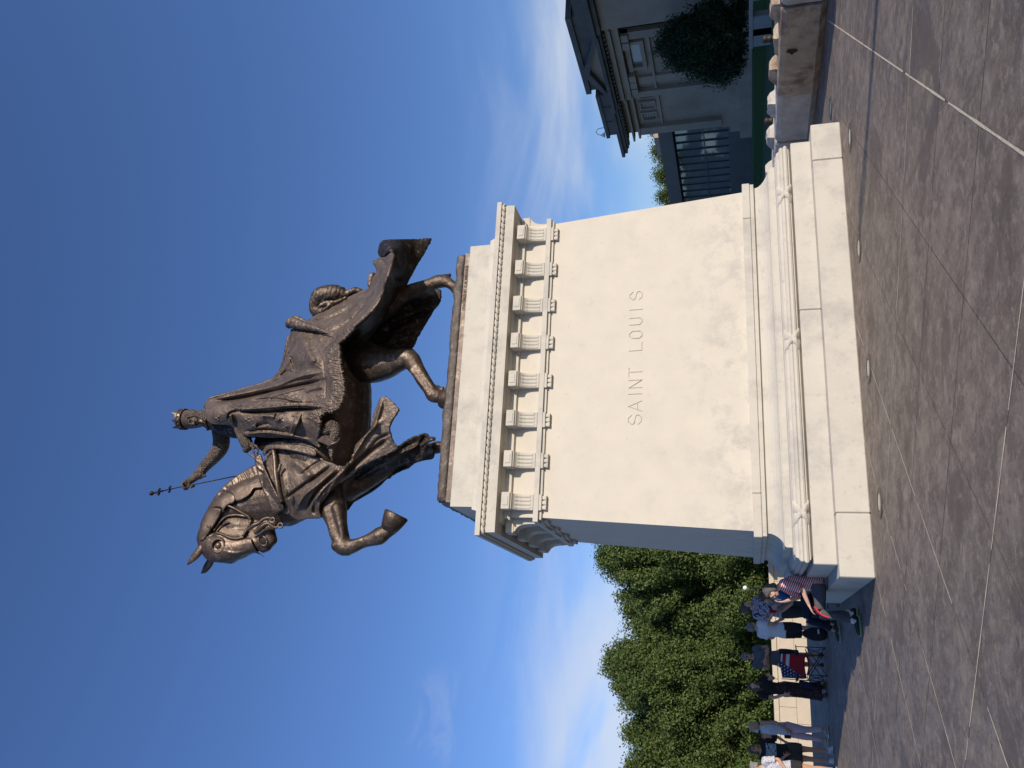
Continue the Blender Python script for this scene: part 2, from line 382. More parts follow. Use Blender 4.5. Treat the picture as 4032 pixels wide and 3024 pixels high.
# ------------------------------------------------------------------ retaining wall behind the people
lime = mat('sunlit_limestone', (.47, .40, .30), .85, var=.06, scale=3, bump=.1, bscale=40)
def wall_y(x): return 29.0
wb = MB(); x = -26.
rr = random.Random(3)
xs = [-26+i*1.9 for i in range(16)]
for i in range(15):
    wb.box(xs[i], xs[i+1]-.012, 29, 29.5, -1.6, -.35, ch=.006); wb.box(xs[i]+.7, xs[i+1]+.688, 29, 29.5, -.34, .42, ch=.006); wb.box(xs[i], xs[i+1]-.012, 28.94, 29.56, .43, .66, ch=.02)
t = empty('retaining_wall', (0, 0, 0), 0, 'long pale limestone wall in the sun behind the standing people', 'wall'); wb.build('masonry', lime, t)
t = empty('stone_pier', (1.6, 27, 0), 0, 'pale stepped stone pier at the end of the long wall, behind the striped shirt', 'stone pier')
pb = MB(); pb.box(-.9, .3, 0, 1.2, -1.6, 1.15, ch=.03); pb.box(.3, 1.2, .1, 1.1, -1.6, .8, ch=.03); pb.box(-1.0, .36, -.06, 1.26, 1.15, 1.3, ch=.03); pb.build('masonry', lime, t)
vb = MB(); vb.box(-.55, -.2, -.02, .05, .45, .75); vb.build('vent', iron, t)
# ================================================================== PEDESTAL
stone = mat('pedestal_limestone', (.525, .482, .405), .8, var=.03, scale=1.6, bump=.12, bscale=55, stain=((.37, .345, .305), 1.1, .52, .74, .45))
DW = 2.51
def weathered(name, col, grime, lo, hi, amt, streak=.35, foot=False):
    m = bpy.data.materials.new(name); m.use_nodes = True; t = m.node_tree; b = t.nodes['Principled BSDF']; L = t.links.new
    o = t.nodes.new('ShaderNodeTexCoord').outputs['Object']
    def nz(s, d=8, r=.62, sc=(1, 1, 1), dist=0.):
        mp = t.nodes.new('ShaderNodeMapping'); mp.inputs['Scale'].default_value = sc; L(o, mp.inputs[0]); q = t.nodes.new('ShaderNodeTexNoise')
        q.inputs['Scale'].default_value = s; q.inputs['Detail'].default_value = d; q.inputs['Roughness'].default_value = r; q.inputs['Distortion'].default_value = dist; L(mp.outputs[0], q.inputs['Vector']); return q.outputs['Fac']
    def rng(v, a, c, d): q = t.nodes.new('ShaderNodeMapRange'); L(v, q.inputs[0]); q.inputs['From Min'].default_value = a; q.inputs['From Max'].default_value = c; q.inputs['To Max'].default_value = d; return q.outputs[0]
    def mx(f, a, c):
        q = t.nodes.new('ShaderNodeMixRGB'); L(f, q.inputs[0])
        for i, v in ((1, a), (2, c)):
            if isinstance(v, tuple): q.inputs[i].default_value = (*v, 1)
            else: L(v, q.inputs[i])
        return q.outputs[0]
    c = np.array(col); g_ = tuple(grime)
    out = mx(rng(nz(2.1), .3, .7, 1), tuple(c*.95), tuple(c*1.05))
    out = mx(rng(nz(170, 3, .6), .56, .74, .28), out, tuple(c*.72))                 # grain
    out = mx(rng(nz(1.7, 9, .7, dist=.1), lo, hi, amt), out, g_)                    # damp and grime blotches
    out = mx(rng(nz(9, 9, .72), .58, .72, amt*.8), out, tuple(np.array(g_)*.85))
    out = mx(rng(nz(2.4, 6, .6, sc=(1.6, 1.6, .16)), .58, .78, streak), out, tuple(np.array(g_)*.95))   # run-down streaks
    if foot:      # lichen and splash stains on the lowest metre of the shaft
        sp = t.nodes.new('ShaderNodeSeparateXYZ'); L(o, sp.inputs[0]); q = t.nodes.new('ShaderNodeMapRange'); L(sp.outputs[2], q.inputs[0]); q.inputs['From Min'].default_value = 2.75; q.inputs['From Max'].default_value = 1.7
        k = t.nodes.new('ShaderNodeMath'); k.operation = 'MULTIPLY'; L(q.outputs[0], k.inputs[0]); L(rng(nz(3.0, 9, .74, dist=.1), .47, .66, .75), k.inputs[1]); out = mx(k.outputs[0], out, (.36, .345, .31))
    L(out, b.inputs['Base Color']); b.inputs['Roughness'].default_value = .85; b.inputs['Specular IOR Level'].default_value = .3
    bn = t.nodes.new('ShaderNodeBump'); bn.inputs['Strength'].default_value = .35; bn.inputs['Distance'].default_value = .004; L(nz(75, 6, .7), bn.inputs['Height']); L(bn.outputs[0], b.inputs['Normal']); return m
shaft_stone = weathered('shaft_limestone', (.545, .497, .415), (.43, .395, .34), .58, .80, .5, .12, foot=True)
stone = weathered('moulding_limestone', (.50, .465, .398), (.33, .315, .285), .49, .70, .75, .35)
ped = empty('stone_pedestal', (0, 0, 0), 0, 'tall cream limestone pedestal with scroll brackets and carved letters under the bronze rider', 'pedestal')
def frustum(b, w0, z0, w1, z1, d=DW, ch=0.):
    r = lambda w, z: [(-w/2, -(w-d)/2, z), (w/2, -(w-d)/2, z), (w/2, (w-d)/2, z), (-w/2, (w-d)/2, z)]
    b.loft([r(w0, z0), r(w1, z1)])
def course(b, w, z0, z1, cuts, ch=.012, gap=.006):
    """a ring course cut into blocks along the long faces"""
    xs = [-w/2]+list(cuts)+[w/2]; d = (w-DW)/2
    for i in range(len(xs)-1): b.box(xs[i]+(gap/2 if i else 0), xs[i+1]-(gap/2 if i < len(xs)-2 else 0), -d, d, z0, z1, ch=ch)
b = MB(); course(b, 7.035, 0, .437, (-2.66, 2.86), ch=.014); b.build('base_step', stone, ped)
b = MB(); course(b, 6.675, .437, .741, (.42,), ch=.012); b.build('plinth', stone, ped)
def ring_profile(b, prof, d=DW):
    rings = [[(-w/2, -(w-d)/2, z), (w/2, -(w-d)/2, z), (w/2, (w-d)/2, z), (-w/2, (w-d)/2, z)] for w, z in prof]
    b.loft(rings)
# reeded leaf roll above the plinth
roll = [(6.40, .741), (6.445, .752), (6.50, .762), (6.545, .775), (6.545, .79), (6.60, .80), (6.63, .825), (6.605, .853), (6.565, .862), (6.59, .875), (6.585, .905), (6.54, .922), (6.50, .925), (6.485, .945), (6.455, .965), (6.43, .968), (6.40, .974), (6.37, .985), (6.30, .988), (6.26, .993)]
b = MB(); ring_profile(b, roll); b.build('reeded_roll', stone, ped)
# crossed ribbons tied round the roll
def surf_w(z):
    zs = [p[1] for p in roll]; ws = [p[0] for p in roll]; return float(np.interp(z, zs, ws))
def ribbon(face, c, half=.20):
    rb = MB()
    for sgn in (-1, 1):
        rows = []
        for k in range(15):
            z = .752+k*(.225/14); f = (z-.752)/.225
            ctr = c+sgn*half*(f-.5)*2*.55; wd = .055+.03*abs(f-.5)*2
            wv = .012*math.sin(k*1.7+sgn)
            row = []
            for j, (q, e) in enumerate(((-1, .002), (-.85, .017), (.1, .022), (.85, .017), (1, .002))):
                s_ = ctr+q*wd+wv; off = surf_w(z)
                if face == 'front': row.append((s_, -(off-DW)/2-e, z))
                else: row.append((-off/2-e, s_, z))
            rows.append(row)
        rb.loft(rows, caps=False, close=False)
    return rb.build('ribbon', stone, ped, True)
for c in (-2.62, -.02, 2.45): ribbon('front', c)
ribbon('side', 0)
def sm(prof, k=1): return prof
b = MB(); ring_profile(b, [(6.16, .99), (6.16, 1.078), (6.13, 1.085), (6.125, 1.094), (6.03, 1.108), (5.951, 1.13), (5.852, 1.168), (5.775, 1.215), (5.73, 1.26), (5.712, 1.30), (5.717, 1.333)]); b.build('cavetto', stone, ped)
b = MB(); ring_profile(b, [(5.808, 1.330), (5.808, 1.388)]); course(b, 5.845, 1.391, 1.512, (-2.28, 2.27), ch=.008); b.build('collar', stone, ped)
# shaft with incised letters
sb = MB(); ring_profile(sb, [(5.640, 1.512), (5.262, 4.752)])
shaft = sb.build('shaft', shaft_stone, ped)
def shaft_y(z): w = np.interp(z, [1.512, 4.752], [5.640, 5.262]); return -(w-DW)/2
ZT, ZB = 3.372, 3.163
def letter(ch, x0, w):
    a = x0; c_ = x0+w; m_ = (a+c_)/2; T, B_ = ZT, ZB; h = T-B_; q = .045
    if ch == 'S': return [[(c_, T-.05), (c_-q, T), (a+q*.9, T), (a, T-q), (a, B_+h*.62), (a+q, B_+h*.53), (c_-q, B_+h*.47), (c_, B_+h*.38), (c_, B_+q), (c_-q, B_), (a+q, B_), (a, B_+.05)]]
    if ch == 'A': return [[(a, B_), (m_, T), (c_, B_)], [(a+w*.24, B_+h*.3), (c_-w*.24, B_+h*.3)]]
    if ch == 'I': return [[(m_, B_), (m_, T)]]
    if ch == 'N': return [[(a, B_), (a, T), (c_, B_), (c_, T)]]
    if ch == 'T': return [[(a, T), (c_, T)], [(m_, T), (m_, B_)]]
    if ch == 'L': return [[(a, T), (a, B_), (c_, B_)]]
    if ch == 'O': return [[(a+q, T), (c_-q, T), (c_, T-q), (c_, B_+q), (c_-q, B_), (a+q, B_), (a, B_+q), (a, T-q), (a+q, T)]]
    if ch == 'U': return [[(a, T), (a, B_+q), (a+q, B_), (c_-q, B_), (c_, B_+q), (c_, T)]]
cut = MB()
def groove(p, q_, w=.0125, dp=.013):
    p, q_ = Vector((p[0], 0, p[1])), Vector((q_[0], 0, q_[1])); d = (q_-p).normalized(); nn = Vector((-d.z, 0, d.x)); p = p-d*w*.6; q_ = q_+d*w*.6
    def P(v, off, dep): z = v.z; return (v.x+nn.x*off, shaft_y(z)+dep, v.z+nn.z*off)
    rings = []
    for v in (p, q_): rings.append([P(v, -w*2.2, -.03), P(v, w*2.2, -.03), P(v, w, 0), P(v, 0, dp), P(v, -w, 0)])
    cut.loft(rings)
for ch, x0, w in (('S', -1.145, .15), ('A', -.935, .175), ('I', -.64, .0), ('N', -.535, .13), ('T', -.34, .15), ('L', .105, .14), ('O', .325, .125), ('U', .565, .12), ('I', .835, 0.), ('S', 1.02, .14)):
    for st in letter(ch, x0, w):
        for i in range(len(st)-1): groove(st[i], st[i+1])
# cutters overlap, so each groove is subtracted as its own solid
me = cut.mesh('cut'); co_ = bpy.data.objects.new('cut', me); COL.objects.link(co_)
md = shaft.modifiers.new('b', 'BOOLEAN'); md.object = co_; md.operation = 'DIFFERENCE'; md.solver = 'EXACT'; md.use_self = True
evaluated(shaft); bpy.data.objects.remove(co_)
# necking band, regulae and drops
b = MB(); ring_profile(b, [(5.335, 4.750), (5.335, 4.797)]); b.build('fillet', stone, ped)
b = MB(); ring_profile(b, [(5.416, 4.798), (5.416, 4.880), (5.30, 4.890)]); b.build('architrave_band', stone, ped)
b = MB(); ring_profile(b, [(5.26, 4.885), (5.26, 5.262)]); b.build('frieze', shaft_stone, ped)
b = MB(); ring_profile(b, [(5.27, 5.255), (5.36, 5.268), (5.36, 5.285), (5.30, 5.292), (5.30, 5.372), (5.40, 5.385), (5.45, 5.41), (5.50, 5.437)]); b.build('bed_moulding', stone, ped)
b = MB(); ring_profile(b, [(5.60, 5.434), (5.832, 5.434), (5.838, 5.592), (5.60, 5.60)]); b.build('corona', stone, ped)
b = MB(); ring_profile(b, [(5.93, 5.662), (5.947, 5.664), (5.947, 5.742), (5.93, 5.748)]); ring_profile(b, [(5.70, 5.59), (5.82, 5.6), (5.83, 5.661)]); b.build('cymatium', stone, ped)
b = MB(); ring_profile(b, [(5.15, 5.746), (5.15, 5.83), (5.09, 5.84), (5.03, 5.885), (5.01, 5.91), (4.985, 5.95), (4.965, 5.987), (4.90, 6.0)]); b.build('cap_moulding', stone, ped)
b = MB(); ring_profile(b, [(4.862, 5.995), (4.856, 6.388)]); b.build('cap_block', stone, ped)
# twisted rope under the top slab: short raked lobes
rp = MB()
def rope(a, c_):
    a, c_ = Vector(a), Vector(c_); d = c_-a; Ln = d.length; d.normalize(); out = Vector((d.y, -d.x, 0)); k = round(Ln/.118); st = Ln/k
    for i in range(k):
        p = a+d*(i*st); rings = []
        for s_ in range(5):
            f = s_/4; ring = []
            rad = .033*(1-.5*(f > .9)-.25*(f < .05))
            for j in range(9):
                th = -1.9+j*3.8/8
                q = p+d*(f*st*.92+.026*math.sin(th))+out*(rad*math.cos(th))+Vector((0, 0, rad*math.sin(th)))
                ring.append(q)
            rings.append(ring)
        rp.loft(rings, caps=True, close=True)
w = 5.86; z = 5.628; x_ = w/2; y_ = (w-DW)/2
rope((-x_, -y_, z), (x_, -y_, z)); rope((x_, -y_, z), (x_, y_, z)); rope((-x_, y_, z), (-x_, -y_, z)); rope((x_, y_, z), (-x_, y_, z))
rp.build('rope_moulding', stone, ped, False)
def console(ang, cx, cy):
    """scroll bracket: profile in (p outwards from the frieze, z), with four reeds on its face"""
    Mx = Matrix.Translation((cx, cy, 0)) @ Matrix.Rotation(ang, 4, 'Z'); hw = .125
    prof = [(0, 4.885), (.082, 4.885), (.083, 4.93), (.086, 5.0), (.094, 5.07), (.112, 5.13), (.145, 5.18), (.178, 5.205), (.205, 5.215), (.205, 5.235), (.0, 5.235)]
    b = MB(); b.prism([(p, z) for p, z in prof], -hw, hw, fn=lambda a, y, b_: Mx @ Vector((y, -a, b_)))
    c = b.build('console', stone, ped)
    r = MB()
    for j in range(4):
        xx = -hw+.032+j*.062; rings = []
        for p, z in [(.082, 4.93), (.083, 4.96), (.086, 5.0), (.094, 5.07), (.112, 5.13), (.140, 5.172)]:
            rings.append([Mx @ Vector((xx+.024*math.cos(t_), -(p+.013*math.sin(t_)-.002), z)) for t_ in np.linspace(0, math.pi, 7)])
        r.loft(rings, caps=True, close=True)
    o = r.build('reeding', stone, c)
    k = MB(); k.box(-hw-.012, hw+.012, -.235, 0, 5.235, 5.375, ch=.008, M=Mx); k.box(-.075, .075, -.243, -.2, 5.262, 5.352, ch=.004, M=Mx)
    k.build('console_cap', stone, c)
    g_ = MB(); g_.box(-.128, .128, -.078, -.02, 4.748, 4.793, ch=.003, M=Mx)
    for j in (-1, 0, 1):
        rings = []
        for z, r0 in ((4.747, .026), (4.70, .036), (4.675, .038)):
            rings.append([Mx @ Vector((j*.078+r0*ex, -.030-r0*ey, z)) for ex, ey in ((-1, -.6), (1, -.6), (1, .75), (.6, 1), (-.6, 1), (-1, .75))])
        g_.loft(rings)
    g_.build('drops', stone, c)
for k in range(8): console(0, 2.40-.6857*k, -1.375); console(math.pi, 2.40-.6857*k, 1.375)
for k in range(4): console(-math.pi/2, -2.63, -1.14+.76*k); console(math.pi/2, 2.63, -1.14+.76*k)

# ================================================================== MUSEUM
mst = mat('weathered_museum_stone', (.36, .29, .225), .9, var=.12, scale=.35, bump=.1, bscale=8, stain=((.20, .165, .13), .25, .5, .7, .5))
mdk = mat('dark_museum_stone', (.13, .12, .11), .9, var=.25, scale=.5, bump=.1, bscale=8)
glassd = mat('dark_glass', (.02, .025, .03), .06, var=.1, scale=.2, spec=.9)
mus = empty('museum', (53, 60, 0), 0, 'grey stone museum with a pediment, in shade at the right edge of the photo', 'museum')
PX = 53.
PARTS_ = []
def W2(o): # geometry above is written in world space: shift into the frame of the thing
    o.matrix_parent_inverse = Matrix.Translation(-o.parent.location); return o
def mb(name, boxes, m, parent=None):
    if name in ('pilaster', 'dentil', 'capital', 'mullion', 'block_column', 'string_course', 'grille_hole'):
        for bx in boxes: b = MB().box(*bx); o = b.build(name, m, parent or mus); o.matrix_parent_inverse = Matrix.Translation(-Vector((53, 60, 0))); PARTS_.append(o)
        return o
    b = MB()
    for bx in boxes: b.box(*bx)
    o = b.build(name, m, parent or mus); o.matrix_parent_inverse = Matrix.Translation(-Vector((53, 60, 0))); return o
def mpoly(name, poly, x0, x1, m):
    b = MB(); b.add([(x0, y, z) for y, z in poly]+[(x1, y, z) for y, z in poly], [tuple(range(len(poly))), tuple(range(2*len(poly)-1, len(poly)-1, -1))]+[(i, i+len(poly), (i+1) % len(poly)+len(poly), (i+1) % len(poly)) for i in range(len(poly))])
    o = b.build(name, m, mus); o.matrix_parent_inverse = Matrix.Translation(-Vector((53, 60, 0))); return o
mb('wall', [(53, 90, 50.6, 67.3, 1.0, 13.4), (52.2, 90, 49.2, 60.3, 12.2, 13.9), (51.8, 90, 33.5, 49.1, 1, 14)], mst)
mb('plinth', [(51.6, 90, 49, 68.6, -1.3, 1.0), (52.3, 90, 49, 68.2, 1.0, 2.1), (52.7, 90, 50, 67.8, 2.1, 2.9)], mst)
mb('pilaster', [(52.45, 53.1, 66.0, 67.2, 2.9, 12.0), (52.45, 53.1, 59.6, 60.5, 2.9, 12.0), (52.45, 53.1, 50.6, 51.6, 2.9, 12.0), (52.7, 53.1, 57.6, 58.7, 2.9, 11)], mst)
mb('string_course', [(52.6, 53.1, 51.7, 59.4, 9.28, 9.5), (52.7, 53.05, 60.6, 65.9, 9.25, 9.42), (52.3, 53.2, 59.4, 67.6, 11.9, 12.15), (51.9, 53.2, 49.2, 60.0, 11.95, 12.2), (52.1, 53.2, 59.4, 67.8, 12.6, 12.8), (51.7, 53.2, 49.2, 60.2, 12.7, 12.85)], mst)
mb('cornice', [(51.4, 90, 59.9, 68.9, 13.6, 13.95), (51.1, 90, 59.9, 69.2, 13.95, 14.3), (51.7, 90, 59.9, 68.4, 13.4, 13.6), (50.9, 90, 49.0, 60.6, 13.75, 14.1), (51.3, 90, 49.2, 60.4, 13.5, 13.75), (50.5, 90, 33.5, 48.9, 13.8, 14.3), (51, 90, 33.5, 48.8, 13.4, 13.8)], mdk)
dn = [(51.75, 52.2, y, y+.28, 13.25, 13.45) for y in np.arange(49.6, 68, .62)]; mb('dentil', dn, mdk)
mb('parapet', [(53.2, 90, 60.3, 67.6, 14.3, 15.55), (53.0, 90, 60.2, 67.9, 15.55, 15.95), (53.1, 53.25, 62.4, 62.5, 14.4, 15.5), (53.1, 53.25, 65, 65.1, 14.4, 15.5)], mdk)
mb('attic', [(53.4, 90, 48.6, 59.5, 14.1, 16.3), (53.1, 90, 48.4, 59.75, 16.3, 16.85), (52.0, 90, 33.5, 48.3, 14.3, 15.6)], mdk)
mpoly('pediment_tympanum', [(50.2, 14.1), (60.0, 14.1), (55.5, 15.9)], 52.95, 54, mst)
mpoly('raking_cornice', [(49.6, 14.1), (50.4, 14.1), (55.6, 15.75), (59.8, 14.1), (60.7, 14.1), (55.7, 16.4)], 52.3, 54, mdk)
mb('niche_frame', [(52.5, 53.1, 52.2, 56.4, 11.3, 11.75), (52.6, 53.1, 52.2, 52.6, 9.9, 11.3), (52.6, 53.1, 55.9, 56.3, 9.9, 11.3), (52.55, 53.1, 52.1, 56.4, 9.9, 10.3)], mst)
w = mb('window', [(52.95, 53.05, 52.75, 55.8, 10.35, 11.25)], mat('window_pane_grey', (.20, .22, .24), .2, var=.1, scale=.5, spec=.7))
mb('capital', [(52.1, 52.9, y, y+.9, 11.2, 11.9) for y in (50.6, 51.7, 56.6, 57.6, 58.7)], mst)
for y0, y1 in ((59.9, 61.2), (61.7, 63.1), (63.6, 65.1)):
    mb('panel_frame', [(52.75, 53.05, y0, y1, 11.3, 11.5), (52.75, 53.05, y0, y0+.15, 9.9, 11.3), (52.75, 53.05, y1-.15, y1, 9.9, 11.3), (52.75, 53.05, y0, y1, 9.75, 9.9)], mst)
mb('grille_hole', [(52.93, 53.02, y+dy*.26, y+dy*.26+.11, z, z+.10) for y in (60.2, 63.95) for dy in range(4) for z in (10.1, 10.4, 10.7, 11.0)], glassd)
mb('central_block', [(47, 90, 2, 33, -1.3, 17), (50, 95, -5, 32.5, 17, 34), (46, 90, 1, 33.4, 16.5, 17.6)], mst)
mb('block_column', [(44.4, 45.6, y, y+1.2, 0, 15) for y in np.arange(4, 32, 4.5)], mst)
mb('portico_roof', [(43.8, 60, 3, 33.6, 15, 17.5)], mst)
bl = MB(); bl.tube([(52.9, 65.6, 15.9), (52.9, 65.7, 16.6), (52.9, 66.2, 16.95), (52.9, 66.8, 16.8), (52.9, 67.0, 16.45)], .045, 8); bl.tube([(52.9, 67, 16.5), (52.9, 67, 16.35), (52.9, 67, 16.05)], [.08, .14, .33], 12)
bl = bl.build('roof_lamp', mat('white_paint', (.75, .75, .73), .5, var=.05), mus); bl.matrix_parent_inverse = Matrix.Translation(-Vector((53, 60, 0)))

# glass pavilion beside it
pav = empty('glass_pavilion', (60, 85, 0), 0, 'dark flat-roofed glass pavilion beside the stone museum', 'pavilion')
def pv(name, boxes, m):
    PARTS_.clear(); o = mb(name, boxes, m, pav)
    for q in PARTS_+[o]: q.matrix_parent_inverse = Matrix.Translation(-Vector((60, 85, 0)))
    return o
slate = mat('dark_slate', (.12, .112, .105), .7, var=.15, scale=.4)
fr = mat('grey_frame', (.11, .115, .12), .5, metal=.3, var=.1)
pglass = mat('pavilion_glass', (.14, .165, .18), .05, var=.08, scale=.1, spec=.8, metal=.0)
pv('roof', [(59.2, 85, 70, 120, 9.65, 11.0), (58.6, 85, 70, 120, 9.15, 9.7)], slate)
pv('base', [(59.6, 85, 70, 120, -1.3, 2.35)], slate)
pv('glazing', [(60.1, 84, 70, 120, 2.3, 9.2)], pglass)
pv('mullion', [(59.92, 60.12, y, y+.07, 2.3, 9.2) for y in np.arange(77.2, 112, 1.71)]+[(59.95, 60.12, 70, 120, 5.35, 5.5)], fr)
pv('rooftop_block', [(64, 70, 84.6, 88.9, 10.9, 12.3)], mst)

# low walls, kerb bench and small pole in front of the museum
lowc = mat('grey_concrete', (.30, .30, .29), .9, var=.12, scale=1)  # one even grey for the whole low wall
t = empty('low_wall', (38, 31, -1.12), 0, 'low grey wall with dark openings behind the bollards', 'low wall')
b = MB(); D0 = 36.
P = [at(*q, Z=z) for q, z in (((3024, 2962), .55),)]
b.box(-.3, .3, -12, 6.3, 1.25, 1.5, ch=.02)
for y in (-12, -8.5, -5, -1.5, .4, 3.2): b.box(-.25, .25, y, y+1.9 if y != .4 else y+1.3, 0, 1.25, ch=.02)
b.box(-.25, .25, 4.4, 6.2, 0, 1.25, ch=.02)
b.build('masonry', lowc, t)
# ================================================================== TREES
def leaf_mat(name, c1, c2, trans=.35):
    m = bpy.data.materials.new(name); m.use_nodes = True; t = m.node_tree; b = t.nodes['Principled BSDF']; L = t.links.new
    oi = t.nodes.new('ShaderNodeNewGeometry'); rp = t.nodes.new('ShaderNodeValToRGB')
    rp.color_ramp.elements[0].color = (*c1, 1); rp.color_ramp.elements[1].color = (*c2, 1); L(oi.outputs['Random Per Island'], rp.inputs[0])
    L(rp.outputs[0], b.inputs['Base Color']); b.inputs['Roughness'].default_value = .55; b.inputs['Specular IOR Level'].default_value = .2
    tr = t.nodes.new('ShaderNodeBsdfTranslucent'); L(rp.outputs[0], tr.inputs[0]); mx = t.nodes.new('ShaderNodeMixShader'); mx.inputs[0].default_value = trans
    L(b.outputs[0], mx.inputs[1]); L(tr.outputs[0], mx.inputs[2]); L(mx.outputs[0], t.nodes['Material Output'].inputs[0]); return m
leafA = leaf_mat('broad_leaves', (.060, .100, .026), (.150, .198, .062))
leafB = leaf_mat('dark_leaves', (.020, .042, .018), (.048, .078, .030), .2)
bark = mat('tree_bark', (.07, .055, .042), .95, var=.35, scale=6, bump=.8, bscale=18)
def leaves(C, n, size, spread, rng, flat=.6, axis=None):
    """n leaf quads scattered round the clump centres C (k,3)"""
    k = rng.integers(0, len(C), n); d = rng.normal(size=(n, 3)); d /= np.linalg.norm(d, axis=1)[:, None]
    r = spread[k]*np.abs(rng.random(n))**.62
    P = C[k]+d*r[:, None]*np.array([.75, .75, flat])
    if axis is not None: P = P+axis[k]*(np.clip(rng.normal(size=n), -1.5, 1.3)*spread[k]*.75)[:, None]
    nrm = d*1.0+rng.normal(size=(n, 3))*.55+np.array([0, 0, .45]); nrm /= np.linalg.norm(nrm, axis=1)[:, None]
    a = np.cross(nrm, rng.normal(size=(n, 3))); a /= np.linalg.norm(a, axis=1)[:, None]; b = np.cross(nrm, a)
    s = size*rng.uniform(.6, 1.25, n)[:, None]
    V = np.stack([P-a*s, P-b*s*.55, P+a*s, P+b*s*.55], 1).reshape(-1, 3)
    return V, np.arange(n*4).reshape(n, 4)
def tree(name, x, y, z0, h, rx, label, n=45000, size=.16, leaf=leafA, group=None, seed=0, base=.19, pts=None, shape='oval', csz=.10, nc=430):
    rng = np.random.default_rng(seed); t = empty(name, (x, y, z0), 0, label, 'tree', group)
    # clump centres on and inside an uneven crown
    C = []; Sd = []
    lobes = [(rng.uniform(-.55, .55)*rx, rng.uniform(-.55, .55)*rx, h*rng.uniform(.35, .85), rng.uniform(.35, .55)) for _ in range(9)]
    m = 0
    while len(C) < nc and m < 20000:
        m += 1
        f = rng.random(); zz = h*(base+(1-base)*f)
        if shape == 'oval': w = rx*math.sin(math.pi*min(1, .16+.84*f**.8))**.62
        else: w = rx*(1-f)**.62*(.55+.45*min(1, f*6))
        a = rng.uniform(0, 2*math.pi); rr_ = w*math.sqrt(rng.uniform(.25, 1))
        wob = 1+.22*noise.noise(Vector((math.cos(a)*1.9, math.sin(a)*1.9, zz*.45+seed)))*2.8
        p = np.array([rr_*math.cos(a)*wob, rr_*math.sin(a)*wob, zz+rng.normal()*.15])
        C.append(p); Sd.append(h*csz*rng.uniform(.55, 1.25))
    C = np.array(C); Sd = np.array(Sd)
    ax_ = C-np.array([0, 0, h*.30]); ax_ /= np.linalg.norm(ax_, axis=1)[:, None]+1e-6; ax_ += np.array([0, 0, .7]); ax_ /= np.linalg.norm(ax_, axis=1)[:, None]
    V, F = leaves(C, n, size, Sd, rng, .55, ax_)
    # twigs that break the outline
    link('crown', fastmesh('crown', V, F), leaf, t)
    tk = MB(); tk.tube([(0, 0, -.1), (.05, 0, h*.15), (0, .1, h*.35), (.1, 0, h*.6), (0, 0, h*.85)], [h*.035, h*.028, h*.022, h*.013, h*.004], 10)
    for i in range(16):
        a = rng.uniform(0, 2*math.pi); z = h*rng.uniform(.15, .65); L_ = rx*rng.uniform(.5, .9)
        L_ *= .75; tk.tube([(0, 0, z), (math.cos(a)*L_*.5, math.sin(a)*L_*.5, z+L_*.25), (math.cos(a)*L_, math.sin(a)*L_, z+L_*.6)], [h*.012, h*.008, h*.003], 6)
    tk.build('trunk', bark, t, True)
    return t
G_ = 'broad trees behind the long wall'
tree('broadleaf_tree', 2.2, 44, -1.5, 12.2, 5.4, 'broad green tree rising behind the left side of the pedestal', 230000, .098, seed=1, group=G_, csz=.082)
tree('broadleaf_tree', -5.0, 46, -1.5, 11.8, 5.0, 'broad green tree behind the woman in the long dark dress', 230000, .098, seed=2, group=G_, csz=.082)
tree('broadleaf_tree', -12.6, 45, -1.5, 11.0, 4.6, 'broad green tree at the bottom edge of the photo behind the woman waving', 160000, .098, seed=3, group=G_, csz=.082)
tree('broadleaf_tree', -.8, 51, -1.5, 11.4, 4.6, 'green tree set back between the two broad trees', 60000, .13, seed=4, group=G_, csz=.08)
tree('broadleaf_tree', -9.2, 47.5, -1.5, 10.6, 3.9, 'lower green tree filling the dip before the last broad tree', 110000, .10, seed=6, group=G_, csz=.085)
# shaded undergrowth below and behind the trees
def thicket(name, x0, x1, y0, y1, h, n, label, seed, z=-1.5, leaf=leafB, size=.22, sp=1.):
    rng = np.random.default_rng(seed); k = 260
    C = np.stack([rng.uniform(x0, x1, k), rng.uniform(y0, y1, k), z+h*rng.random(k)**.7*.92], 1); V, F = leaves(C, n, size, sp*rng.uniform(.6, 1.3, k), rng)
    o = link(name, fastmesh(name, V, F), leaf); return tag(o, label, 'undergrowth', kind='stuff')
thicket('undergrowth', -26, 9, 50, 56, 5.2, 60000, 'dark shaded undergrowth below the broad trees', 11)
thicket('distant_wood', -60, 60, 120, 140, 13, 50000, 'distant belt of trees', 12, size=.75, sp=3.4)
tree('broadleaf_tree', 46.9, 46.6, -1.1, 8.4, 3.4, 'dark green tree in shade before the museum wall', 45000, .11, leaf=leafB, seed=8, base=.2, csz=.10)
for i, (yy, hh) in enumerate(((95, 11.6), (101, 11.9), (108, 12.0), (116, 12))):
    tree('roadside_tree', 84+i*1.5, yy+16+i*3, -1.5, hh+4.3+i*.5, 6, ['green treetop over the pavilion roof, nearest the pale rooftop block', 'second green treetop over the pavilion roof', 'third green treetop over the pavilion roof', 'green treetop over the pavilion roof beside the pedestal'][i], 40000, .17, seed=20+i, group='treetops over the pavilion')
